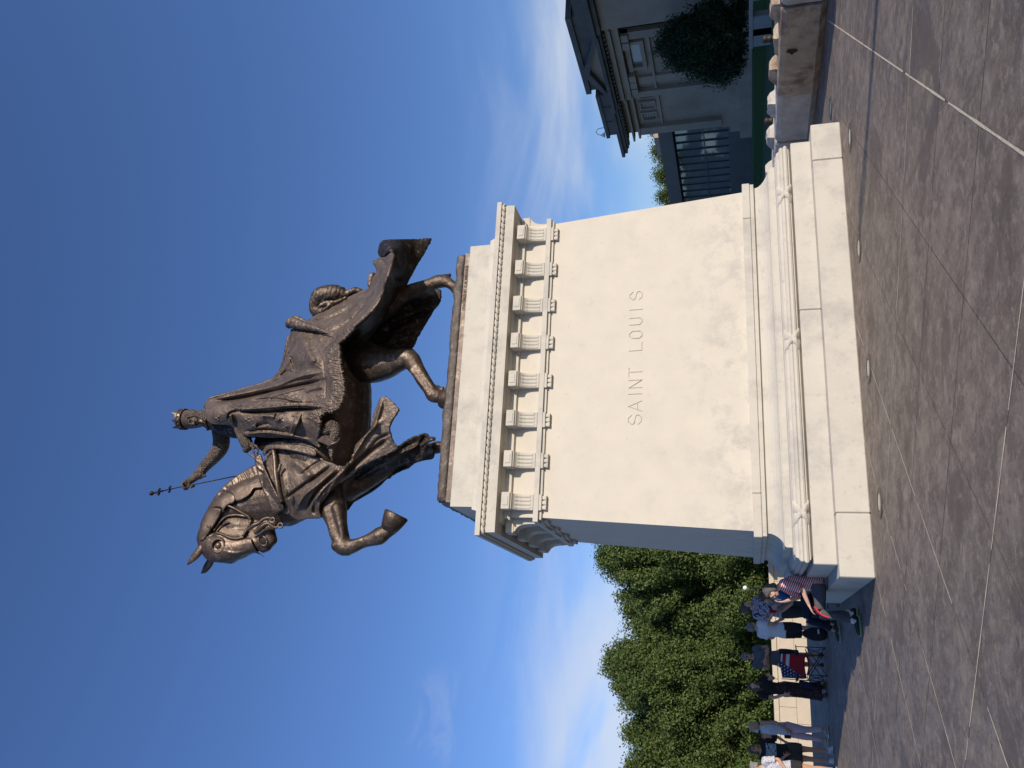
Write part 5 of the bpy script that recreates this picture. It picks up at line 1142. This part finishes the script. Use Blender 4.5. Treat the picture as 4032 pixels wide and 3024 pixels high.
def hair_bits(par, M, style, m):
    h = MB(); B_ = lambda c, r: h.ball((0, 0, 0), 1, 9, M=M @ Matrix.Translation(c) @ Matrix.Diagonal((*r, 1)))
    B_((0, .026, .036), (.084, .100, .092)); B_((0, .06, -.01), (.078, .062, .075))
    for sx_ in (-1, 1): B_((.062*sx_, .02, .0), (.024, .05, .055))
    B_((0, -.045, .085), (.062, .038, .03))
    if style == 'bob':
        for sx_ in (-1, 1): B_((.068*sx_, .02, -.05), (.024, .055, .06)); B_((.03*sx_, .075, -.06), (.05, .04, .06))
        B_((0, .06, -.07), (.07, .05, .05))
    if style == 'long':
        for sx_ in (-1, 1): B_((.070*sx_, .0, -.06), (.026, .05, .085)); B_((.075*sx_, -.03, -.16), (.03, .035, .09))
        B_((0, .075, -.10), (.085, .045, .12)); B_((0, .08, -.2), (.08, .04, .1))
    if style == 'curly':
        for i in range(26): a, z = RNG.uniform(0, 6.28), RNG.uniform(-.05, .11); B_((.078*math.cos(a)*math.sqrt(max(0, 1-(z/.14)**2)), .03+.085*abs(math.sin(a))*(1 if math.sin(a) > -.2 else -.6), z), (.026, .026, .026))
    return psolid('hair', h, m, par, .0095, 1, lambda v: noise.noise_vector(v*38)*.007+noise.noise_vector(Vector((v.x*90, v.y*90, v.z*18)))*.003)
HG = mat('grey_hair', (.20, .19, .175), .8, var=.3, scale=30); HB = mat('blonde_hair', (.38, .29, .17), .7, var=.25, scale=30); HBR = mat('brown_hair', (.10, .062, .035), .7, var=.35, scale=25); HDG = mat('dark_grey_hair', (.09, .085, .08), .8, var=.35, scale=30)
def shoe(par, A, toe, m, sole, h=.0, name='shoe'):
    A, toe = Vector(A), Vector(toe); d = toe-A; d.z = 0; d.normalize(); z0 = A.z-.075; b = MB()
    P = lambda f, r, z: (*(A+d*f).xy, z0+z, r)
    pchain(b, [P(-.055, .036, .05), P(.0, .042, .055), P(.08, .042, .045), P(.155, .036, .036), P(.185, .026, .034)], n=12); pchain(b, [P(-.03, .038, .06), P(-.02, .042, .10+h)], n=10)
    o = psolid(name, b, m, par, .010, 2)
    s_ = MB(); side = Vector((-d.y, d.x, 0)); ring = []
    for f, w in ((-.10, .0), (-.088, .032), (-.03, .041), (.05, .040), (.13, .047), (.19, .040), (.222, .018), (.226, 0)): ring.append((f, w))
    pl = [A+d*f+side*w for f, w in ring]+[A+d*f-side*w for f, w in ring[::-1][1:-1]]
    s_.loft([[(p.x, p.y, z0-.0+zz) for p in pl] for zz in (.001, .020)]); s_.build('sole', sole, o)
    return o
def person(name, pos, rz, H, label, P, skin, hair, hstyle='short', **kw):
    """P: joints in the person's own frame (facing -y, metres for a height of 1.72)"""
    s = H/1.72; t = empty(name, pos, rz, label, 'person'); t.scale = (s, s, s)
    b = MB(); C, hy, hp = P['head'], P.get('yaw', 0), P.get('pitch', 0)
    pel, wst, ch, nk = P['pelvis'], P['waist'], P['chest'], P['neck']
    bw = kw.get('build', 1.)
    pchain(b, [(*pel, .135*bw), (*wst, .118*bw), (*ch, .138*bw), (*(np.array(nk)*.8+np.array(ch)*.2), .09)], sx=.68, n=14)
    pchain(b, [(*nk, .052), (*(np.array(C)*.6+np.array(nk)*.4), .050)], n=10)
    for sd in 'LR':
        sh, el, wr = P['sh'+sd], P['el'+sd], P['wr'+sd]
        pchain(b, [(*(np.array(ch)*.5+np.array(sh)*.5), .075), (*sh, .056), (*(np.array(sh)*.5+np.array(el)*.5), .043), (*el, .036), (*(np.array(el)*.55+np.array(wr)*.45), .036), (*wr, .024)], n=10)
        hd_ = P.get('hd'+sd, np.array(wr)-np.array(el)); hand(b, wr, hd_, P.get('hn'+sd, (1 if sd == 'R' else -1, 0, 0)), 1., P.get('curl'+sd, .6), 1 if sd == 'R' else -1, P.get('spr', .1))
        hip, kn, an = P['hip'+sd], P['kn'+sd], P['an'+sd]
        pchain(b, [(*hip, .098*bw), (*(np.array(hip)*.55+np.array(kn)*.45), .077*bw), (*kn, .054), (*(np.array(kn)*.62+np.array(an)*.38), .053), (*(np.array(kn)*.2+np.array(an)*.8), .036), (*an, .036)], n=12)
        toe = P['toe'+sd]; A = np.array(an); d = np.array(toe)-A; d[2] = 0; d /= np.linalg.norm(d)
        pchain(b, [(*(A-d*.03+[0, 0, -.03]), .032), (*(A+d*.06+[0, 0, -.035]), .034), (*(A+d*.15+[0, 0, -.05]), .025)], n=10)
    M = head(b, C, hy, hp)
    body = psolid('body', b, skin, t, .0085, 1)
    face_bits(t, M, glasses=kw.get('glasses', False), mask=kw.get('mask', False), eyes=kw.get('eyes', True))
    if hair: hair_bits(t, M, hstyle, hair)
    # clothing: shells that follow the same joints
    def wrinkle(a): return lambda v: noise.noise_vector(Vector((v.x*9, v.y*9, v.z*5)))*a+noise.noise_vector(v*22)*a*.4
    top = kw.get('top')
    if top:
        m_, sleeve, hem, mg = top; c = MB()
        lo = np.array(P.get('hem', pel)); fl = kw.get('flare', 1.)
        ax = np.array(wst)-np.array(pel); ax = ax/np.linalg.norm(ax)
        pts_ = [(*(np.array(pel)-ax*hem), (.150+mg)*bw*fl), (*pel, (.146+mg)*bw*(fl*.5+.5)), (*wst, (.130+mg)*bw), (*ch, (.146+mg)*bw), (*(np.array(nk)*.72+np.array(ch)*.28), .105), (*(np.array(nk)*1.0), .064)]
        pchain(c, pts_, sx=.72, n=18, flat=True)
        for sd in 'LR':
            sh, el, wr = (np.array(P[q+sd]) for q in ('sh', 'el', 'wr'))
            if sleeve <= 0: pchain(c, [(*(np.array(ch)*.4+sh*.6), .085), (*(sh*.9+np.array(ch)*.1), .066)], n=12, flat=True); continue
            ps = [(*(np.array(ch)*.5+sh*.5), .09), (*(sh), .070+mg*.3)]
            if sleeve < 1: ps += [(*(sh*(1-sleeve)+el*sleeve), .062+mg*.4)]
            else: ps += [(*el, .05+mg*.3), (*(el*(2-sleeve)+wr*(sleeve-1)), .040+mg*.2)]
            pchain(c, ps, n=14, flat=True)
        psolid(kw.get('topname', 'shirt'), c, m_, t, .011, 2, wrinkle(.010))
    bot = kw.get('bottom')
    if bot:
        m_, ln, mg, nm = bot; c = MB()
        if nm in ('skirt', 'long_dress'):
            pchain(c, [(*wst, .128*bw), (*pel, .160*bw), (P['hipL'][0]*.5+P['hipR'][0]*.5, P['hipL'][1], P['hipL'][2]-ln*.5, .175*bw), (P['knL'][0]*.5+P['knR'][0]*.5, (P['knL'][1]+P['knR'][1])/2, P['hipL'][2]-ln, (.175+mg)*bw)], sx=.85, n=20, flat=True)
        else:
            pchain(c, [(*(np.array(wst)*.6+np.array(pel)*.4), .136*bw), (*pel, .150*bw)], sx=.74, n=16, flat=False)
            for sd in 'LR':
                hip, kn, an = (np.array(P[q+sd]) for q in ('hip', 'kn', 'an'))
                if ln <= 1: ps = [(*hip, .112*bw), (*(hip*.5+kn*.5), .092*bw+mg), (*(hip*(1-ln)+kn*ln), .082+mg)]
                else: ps = [(*hip, .112*bw), (*(hip*.5+kn*.5), .090*bw+mg*.5), (*kn, .066+mg), (*(kn*.5+an*.5), .058+mg), (*(kn*(2-ln)+an*(ln-1)), .046+mg)]
                pchain(c, ps, n=14, flat=True)
        psolid(nm, c, m_, t, .011, 2, wrinkle(.010))
    if kw.get('shoes'):
        for sd in 'LR': shoe(t, P['an'+sd], P['toe'+sd], *kw['shoes'], name=kw.get('shoename', 'shoe'))
    return t
def stand(**k):
    P = dict(head=(0, -.02, 1.595), neck=(0, 0, 1.47), chest=(0, .0, 1.27), waist=(0, .005, 1.08), pelvis=(0, .01, .95), shL=(.175, 0, 1.415), shR=(-.175, 0, 1.415), elL=(.215, .02, 1.13), elR=(-.215, .02, 1.13), wrL=(.22, -.06, .89), wrR=(-.22, -.06, .89),
             hipL=(.088, .01, .90), hipR=(-.088, .01, .90), knL=(.095, -.005, .49), knR=(-.095, -.005, .49), anL=(.10, .02, .085), anR=(-.10, .02, .085), toeL=(.12, -.2, .0), toeR=(-.12, -.2, .0))
    P.update(k); return P
def cloth_m(name, c, var=.12, scale=9, **k): return mat(name, c, .9, var=var, scale=scale, spec=.2, **k)
def stripes_m():
    m = bpy.data.materials.new('red_white_stripes'); m.use_nodes = True; t = m.node_tree; b = t.nodes['Principled BSDF']; L = t.links.new
    tcn = t.nodes.new('ShaderNodeTexCoord'); sp = t.nodes.new('ShaderNodeSeparateXYZ'); L(tcn.outputs['Object'], sp.inputs[0])
    a = t.nodes.new('ShaderNodeMath'); a.operation = 'MULTIPLY_ADD'; L(sp.outputs[1], a.inputs[0]); a.inputs[1].default_value = .45; L(sp.outputs[2], a.inputs[2])
    w = t.nodes.new('ShaderNodeMath'); w.operation = 'MULTIPLY'; L(a.outputs[0], w.inputs[0]); w.inputs[1].default_value = 185.
    s_ = t.nodes.new('ShaderNodeMath'); s_.operation = 'SINE'; L(w.outputs[0], s_.inputs[0])
    r = t.nodes.new('ShaderNodeValToRGB'); r.color_ramp.interpolation = 'CONSTANT'; r.color_ramp.elements[0].color = (.50, .022, .035, 1); r.color_ramp.elements[1].position = .5; r.color_ramp.elements[1].color = (.72, .68, .68, 1)
    q = t.nodes.new('ShaderNodeMath'); q.operation = 'MULTIPLY_ADD'; L(s_.outputs[0], q.inputs[0]); q.inputs[1].default_value = .5; q.inputs[2].default_value = .42; L(q.outputs[0], r.inputs[0]); L(r.outputs[0], b.inputs['Base Color']); b.inputs['Roughness'].default_value = .85; return m
def print_m(name, c1, c2, c3, scale):
    m = bpy.data.materials.new(name); m.use_nodes = True; t = m.node_tree; b = t.nodes['Principled BSDF']; L = t.links.new
    tcn = t.nodes.new('ShaderNodeTexCoord'); n1 = t.nodes.new('ShaderNodeTexNoise'); n1.inputs['Scale'].default_value = scale; n1.inputs['Detail'].default_value = 2; n1.inputs['Distortion'].default_value = 1.5; L(tcn.outputs['Object'], n1.inputs['Vector'])
    r = t.nodes.new('ShaderNodeValToRGB'); r.color_ramp.interpolation = 'CONSTANT'; e = r.color_ramp.elements; e[0].color = (*c1, 1); e[1].position = .46; e[1].color = (*c2, 1); k = e.new(.58); k.color = (*c3, 1)
    L(n1.outputs['Fac'], r.inputs[0]); L(r.outputs[0], b.inputs['Base Color']); b.inputs['Roughness'].default_value = .9; return m
PI = math.pi
denim = cloth_m('dark_jeans', (.018, .024, .045)); greyp = cloth_m('grey_trousers', (.085, .09, .105)); limes = mat('lime_sole', (.22, .34, .12), .6, var=.08); whites = mat('white_sole', (.62, .62, .58), .6, var=.06); blks = mat('black_shoe', (.018, .018, .02), .6, var=.2, scale=30)
# seated woman in the striped shirt: sits on the first step, facing left (-x)
seatP = dict(head=(0, -.09, 1.33), pitch=.35, yaw=.15, neck=(0, -.01, 1.19), chest=(0, .05, 1.0), waist=(0, .08, .80), pelvis=(0, .06, .63), shL=(.175, .02, 1.13), shR=(-.175, .02, 1.13), elL=(.22, -.06, .86), elR=(-.21, -.14, .88), wrL=(.17, -.31, .76), wrR=(-.08, -.24, 1.12), hdL=(-.1, -.8, -.35), hnL=(0, -.2, -1), hdR=(.1, -.1, 1), hnR=(0, 1, 0),
             hipL=(.09, .03, .60), hipR=(-.09, .03, .60), knL=(.13, -.40, .585), knR=(-.09, -.43, .56), anL=(.16, -.52, .10), anR=(-.10, -.38, .10), toeL=(.2, -.75, 0), toeR=(-.10, -.6, 0))
woman = person('person', (-3.47, -.22, -.01), -PI/2, 1.66, 'person in a red and white striped shirt sitting on the pedestal step', seatP, SK1, HDG, 'bob', top=(stripes_m(), .95, .10, .012), bottom=(greyp, 1.9, .0, 'trousers'), shoes=(blks, limes), build=1.08)

for sd in 'LR':
    sk = MB(); A_ = np.array(seatP['an'+sd]); pchain(sk, [(*(A_+[0, 0, -.01]), .045), (*(A_+[0, .02, .07]), .043)], n=12); psolid('sock', sk, cloth_m('white_sock', (.6, .6, .6)), woman, .010, 1)
# seated person in the blue shirt behind her, on a folding stool
seat2 = dict(seatP); seat2.update(head=(0, -.06, 1.33), pitch=.1, yaw=-.1, elR=(-.22, -.10, .86), wrR=(-.10, -.28, 1.05), hdR=(.2, -.3, 1), elL=(.22, -.12, .85), wrL=(.10, -.30, 1.02), hdL=(-.2, -.3, 1), knL=(.12, -.44, .56), anL=(.14, -.62, .10), toeL=(.2, -.9, 0), anR=(-.10, -.50, .10), toeR=(-.12, -.8, 0), knR=(-.10, -.46, .56))
person('person', (-3.36, 2.75, 0), -PI/2-.1, 1.68, 'seated person in a bright blue shirt and dark jeans raising a red cup', seat2, SK2, HBR, 'bob', top=(cloth_m('blue_shirt', (.03, .13, .32)), .9, .08, .006), bottom=(denim, 1.85, .004, 'jeans'), shoes=(mat('brown_grey_shoe', (.05, .045, .04), .7, var=.3, scale=30), mat('pale_green_sole', (.33, .42, .27), .6, var=.1)))
def folding_stool(x, y, label):
    t = empty('folding_stool', (x, y, 0), 0, label, 'stool'); b = MB(); b.box(-.2, .2, -.2, .2, .44, .465, ch=.01); b.build('seat', BLK, t)
    for a, c in (((-.18, -.18, 0), (.18, -.18, .44)), ((.18, -.18, 0), (-.18, -.18, .44)), ((-.18, .18, 0), (.18, .18, .44)), ((.18, .18, 0), (-.18, .18, .44))): MB().tube([a, c], .011, 8).build('leg', mat('stool_steel', (.12, .12, .13), .4, metal=.8, var=.1), t, True)
folding_stool(-3.36, 2.75, 'low black folding stool under the person in the blue shirt')
cup = empty('cup', (-3.68, 2.72, 1.18), 0, 'red drinking cup held by the person in the blue shirt', 'cup'); MB().loft([[(r*math.cos(a), r*math.sin(a), z) for a in np.linspace(0, 2*PI, 20, endpoint=False)] for r, z in ((.026, -.045), (.038, .06), (.040, .062), (.036, .058), (.024, -.04))]).build('cup_body', mat('red_plastic', (.45, .02, .03), .4, var=.05), cup, True)
red = MB(); rings = []
for k in range(8):
    f = k/7; rings.append([(-.36-.17*f+.01*math.sin(k), w*.8, .655-.20*f*f+(.012 if abs(w) < .06 else 0)) for w in (-.10, -.05, 0, .05, .10)])
sc = link('red_jacket', MB().loft([[(a-3.42, b_-.40, c) for a, b_, c in r] for r in rings], caps=False, close=False).mesh('j'), mat('red_cloth', (.55, .03, .04), .85, var=.15, scale=12)); q = sc.modifiers.new('s', 'SOLIDIFY'); q.thickness = .02; evaluated(sc)
tag(sc, 'red jacket lying over the knees of the person in the striped shirt', 'jacket')
# standing group close to the pedestal
person('person', (-3.45, 5.3, 0), .5, 1.80, 'person with dark grey hair and a blotched print shirt, back turned, near the pedestal', stand(yaw=.6, elL=(.24, .03, 1.14), wrL=(.13, -.16, 1.02), elR=(-.25, 0, 1.15), wrR=(-.15, -.2, 1.05)), SK1, HDG, 'curly', top=(print_m('blotched_print', (.05, .03, .08), (.50, .50, .60), (.17, .16, .24), 15), .85, .16, .03), bottom=(cloth_m('charcoal_trousers', (.042, .045, .044)), 1.9, .02, 'trousers'), shoes=(blks, whites), build=1.12)
person('person', (-3.86, 6.05, 0), 2.2, 1.70, 'person with grey hair in a plain white loose shirt and black shorts, back turned', stand(head=(0, -.05, 1.585), pitch=.25, chest=(0, -.01, 1.27), elL=(.24, .05, 1.15), wrL=(.16, -.15, 1.0), elR=(-.24, .05, 1.15), wrR=(-.18, -.12, .98)), SK1, HG, 'short', top=(cloth_m('white_shirt', (.66, .65, .66), .06), .7, .10, .035), bottom=(BLK, .95, .015, 'shorts'), shoes=(blks, whites), build=1.15)
def backpack(x, y, label):
    t = empty('backpack', (x, y, 0), .3, label, 'backpack'); b = MB(); pchain(b, [(0, 0, .13, .15), (0, 0, .30, .15), (0, .01, .42, .10)], sx=.65); pchain(b, [(0, -.10, .13, .10), (0, -.10, .22, .09)], sx=.5); psolid('bag', b, BLK, t, .014, 2)
    b = MB(); b.box(-.05, .05, -.172, -.15, .17, .21, ch=.004); b.build('label', mat('white_patch', (.6, .6, .6), .7, var=.05), t); b = MB()
    for s_ in (-.07, .07): b.tube([(s_, .06, .42), (s_, .14, .36), (s_, .15, .2), (s_, .10, .06)], .012, 6)
    b.build('strap', BLK, t, True)
backpack(-3.93, 5.7, 'black backpack with a white patch on the ground beside the person in the white shirt')
# man with folded arms behind the flag chair
person('person', (-4.45, 7.4, 0), .12, 1.84, 'person in a grey polo shirt and sunglasses with folded arms standing behind the flag chair', stand(yaw=.05, elL=(.23, -.02, 1.15), elR=(-.23, -.02, 1.15), wrL=(-.06, -.20, 1.20), wrR=(.07, -.17, 1.15), hdL=(-1, .1, .1), hdR=(1, .1, .05), hnL=(0, 1, 0), hnR=(0, 1, 0)), SK2, HG, 'short', glasses=True, top=(cloth_m('grey_polo', (.10, .11, .125)), .55, .06, .012), bottom=(cloth_m('black_shorts', (.022, .022, .026)), 1.0, .02, 'shorts'), shoes=(blks, blks), build=1.08)
# long dark dress
drm = print_m('dark_floral_print', (.018, .012, .014), (.018, .012, .014), (.11, .035, .03), 17)
person('person', (-5.12, 6.86, 0), .35, 1.72, 'person with long brown hair in a long dark flowered dress and sandals', stand(yaw=.1, elL=(.22, -.02, 1.13), wrL=(.19, -.22, 1.19), hdL=(.15, -.4, .3), elR=(-.2, .03, 1.13), wrR=(-.17, -.1, .92)), SK1, HBR, 'long', top=(BLK, .55, .03, .006), bottom=(drm, .80, .045, 'long_dress'), shoes=(mat('brown_sandal', (.10, .06, .04), .8, var=.2), blks), shoename='sandal', build=.98)
# blue sleeveless top, pink trousers, mask
person('person', (-5.98, 6.99, 0), -1.0, 1.72, 'person with blonde hair, a pale blue sleeveless top, lilac trousers and a face mask, side-on', stand(yaw=-.2, pitch=.12, elL=(.23, .02, 1.14), wrL=(.22, -.12, .90), elR=(-.23, -.04, 1.14), wrR=(-.20, -.20, .92), knL=(.10, -.03, .49), anL=(.12, .0, .085), toeL=(.16, -.2, 0), knR=(-.13, -.07, .49), anR=(-.16, -.10, .085), toeR=(-.2, -.3, 0)), SK2, HB, 'bob', mask=True, top=(cloth_m('pale_blue_top', (.46, .52, .58), .08), 0, .13, .02), bottom=(cloth_m('lilac_trousers', (.56, .42, .46), .06), 1.85, .006, 'trousers'), shoes=(cloth_m('beige_shoe', (.42, .38, .30)), whites), build=1.06)
ph = empty('phone', (-6.12, 6.72, .88), .4, 'small dark phone in the hand of the person in the pale blue top', 'phone'); bq = MB(); bq.box(-.038, .038, -.006, .006, -.07, .07, ch=.004); bq.build('phone_body', BLK, ph)
# waving
person('person', (-6.38, 5.95, 0), .35, 1.74, 'person in a black top with a pale printed panel and sunglasses, raising one hand', stand(yaw=.15, elL=(.25, -.05, 1.14), wrL=(.25, -.16, 1.30), hdL=(.12, -.1, 1), hnL=(0, -1, 0), curlL=.12, spr=.3, elR=(-.23, .0, 1.14), wrR=(-.14, -.20, .98)), SK2, HBR, 'bob', glasses=True, top=(BLK, 1.6, .05, .02), bottom=(cloth_m('grey_shorts', (.055, .055, .05)), .7, .022, 'shorts'), shoes=(mat('striped_trainer', (.55, .55, .6), .7, var=.3, scale=60), whites), build=1.1)
# print panel on the black top
pn = MB(); rows = []
for k in range(7):
    z = 1.14+k*.035; rows.append([(x, -.137+.35*x*x*2.2, z) for x in np.linspace(-.12, .12, 9)])
wv = [o for o in bpy.data.objects if o.get('label', '').startswith('person in a black top')][0]
pn.loft(rows, caps=False, close=False); o = pn.build('printed_panel', print_m('pale_leaf_print', (.03, .04, .05), (.42, .52, .55), (.10, .16, .18), 30), wv); q = o.modifiers.new('s', 'SOLIDIFY'); q.thickness = .006; evaluated(o)
person('person', (-6.66, 5.25, 0), -.5, 1.71, 'person with grey hair in a white patterned shirt at the bottom edge of the photo', stand(yaw=-.4, elL=(.23, .0, 1.15), wrL=(.16, -.18, 1.02)), SK2, HG, 'curly', top=(print_m('white_grey_print', (.22, .22, .28), (.60, .60, .64), (.36, .36, .42), 40), .8, .10, .03), bottom=(cloth_m('dark_shorts', (.03, .028, .03)), .45, .02, 'shorts'), shoes=(blks, whites), build=1.15)
# camp chair with a flag print
def flag_m():
    m = bpy.data.materials.new('flag_print'); m.use_nodes = True; t = m.node_tree; b = t.nodes['Principled BSDF']; L = t.links.new
    tcn = t.nodes.new('ShaderNodeTexCoord'); sp = t.nodes.new('ShaderNodeSeparateXYZ'); L(tcn.outputs['Object'], sp.inputs[0])
    def M_(op, a, c=None, d=None):
        q = t.nodes.new('ShaderNodeMath'); q.operation = op
        for i, v in enumerate((a, c, d)):
            if v is None: continue
            if isinstance(v, (int, float)): q.inputs[i].default_value = v
            else: L(v, q.inputs[i])
        return q.outputs[0]
    X_, Z_ = sp.outputs[0], sp.outputs[2]
    st_ = M_('GREATER_THAN', M_('SINE', M_('MULTIPLY', M_('ADD', Z_, M_('MULTIPLY', X_, .10)), 2*PI/.155)), .05)
    low = M_('GREATER_THAN', Z_, .70)
    def mx(f, a, c):
        q = t.nodes.new('ShaderNodeMixRGB'); L(f, q.inputs[0])
        for i, v in ((1, a), (2, c)):
            if isinstance(v, tuple): q.inputs[i].default_value = (*v, 1)
            else: L(v, q.inputs[i])
        return q.outputs[0]
    c = mx(M_('MULTIPLY', st_, low), (.33, .012, .02), (.60, .60, .62))
    navy = M_('GREATER_THAN', M_('ADD', M_('MULTIPLY', X_, -1.35), M_('MULTIPLY', Z_, 1.)), .80)
    # stars laid out on a staggered grid
    gx, gz = M_('MULTIPLY', X_, 1/.075), M_('MULTIPLY', Z_, 1/.065)
    row = M_('FLOOR', gz); off = M_('MULTIPLY', M_('MODULO', M_('ABSOLUTE', row), 2.), .5)
    fx = M_('SUBTRACT', M_('FRACT', M_('ADD', M_('ADD', gx, 40.), off)), .5); fz = M_('SUBTRACT', M_('FRACT', gz), .5)
    r_ = M_('SQRT', M_('ADD', M_('MULTIPLY', fx, fx), M_('MULTIPLY', fz, fz))); a_ = M_('ARCTAN2', fx, fz)
    lim = M_('MULTIPLY_ADD', M_('COSINE', M_('MULTIPLY', a_, 5.)), .085, .19); star = M_('LESS_THAN', r_, lim)
    c = mx(navy, c, mx(star, (.02, .03, .10), (.62, .62, .66)))
    L(c, b.inputs['Base Color']); b.inputs['Roughness'].default_value = .85; return m
ch = empty('camp_chair', (-4.56, 6.62, 0), .25, 'folding camp chair printed with white stars on blue and red and white stripes', 'camp chair')
rows = [[(x, .24+.05*(1-(x/.27)**2)-(.09 if z < .5 else 0)*(.5-z)/.1, z+.015*math.cos(x*9)) for x in np.linspace(-.27, .27, 11)] for z in (.42, .50, .60, .70, .80, .90, .95)]
o = MB().loft(rows, caps=False, close=False).build('backrest', flag_m(), ch, True); q = o.modifiers.new('s', 'SOLIDIFY'); q.thickness = .012; evaluated(o)
rd_ = mat('red_canvas', (.28, .015, .02), .85, var=.1)
rows = [[(x, y, .41-.05*(1-(x/.27)**2)+.02*(y < -.1)) for x in np.linspace(-.27, .27, 9)] for y in np.linspace(-.26, .22, 7)]
o = MB().loft(rows, caps=False, close=False).build('seat', rd_, ch, True); q = o.modifiers.new('s', 'SOLIDIFY'); q.thickness = .012; evaluated(o)
nv = mat('navy_canvas', (.015, .02, .05), .85, var=.1); stl = mat('chair_steel', (.05, .05, .055), .4, metal=.7, var=.1)
for s_ in (-1, 1):
    rows = [[(s_*.30+dx, y, .64-.03*math.sin((y+.3)/.55*PI)+.003*k) for k, dx in enumerate((-.045, 0, .045))] for y in np.linspace(-.30, .25, 7)]
    o = MB().loft(rows, caps=False, close=False).build('armrest', nv, ch, True); q = o.modifiers.new('s', 'SOLIDIFY'); q.thickness = .012; evaluated(o)
    for a, c in (((s_*.30, -.30, .0), (s_*.29, .25, .42)), ((s_*.30, .25, .0), (s_*.29, -.28, .42)), ((s_*.31, -.30, .0), (s_*.30, -.30, .64)), ((s_*.29, .27, .0), (s_*.28, .29, .95))): MB().tube([a, c], .009, 8).build('leg', stl, ch, True)
for y in (-.30, .27):
    for a, c in (((-.30, y, .02), (.29, y, .40)), ((.30, y, .02), (-.29, y, .40))): MB().tube([a, c], .009, 8).build('cross_brace', stl, ch, True)
b = MB(); pchain(b, [(-.46, .1, .25, .05), (-.44, .05, .40, .07), (-.38, .1, .55, .05)], sx=.5); o = psolid('carry_bag', b, nv, ch, .014, 1)
# white park lamp globe in front of the trees
gl = empty('park_lamp', (-2.0+1.75, 31.5, -1.2), 0, 'white globe park lamp on a dark post in front of the trees', 'lamp')
P_ = at(3024-2315, 2934, Y=31.5); gl.location = (P_[0], 31.5, -1.6); hz = P_[2]+1.6
MB().tube([(0, 0, 0), (0, 0, .4), (0, 0, hz-.2)], [.09, .06, .045], 10).build('post', iron, gl, True)
b = MB(); b.ball((0, 0, hz), (.12, .12, .12), 8); b.build('globe', mat('white_globe', (.72, .72, .70), .3, var=.03), gl, True)
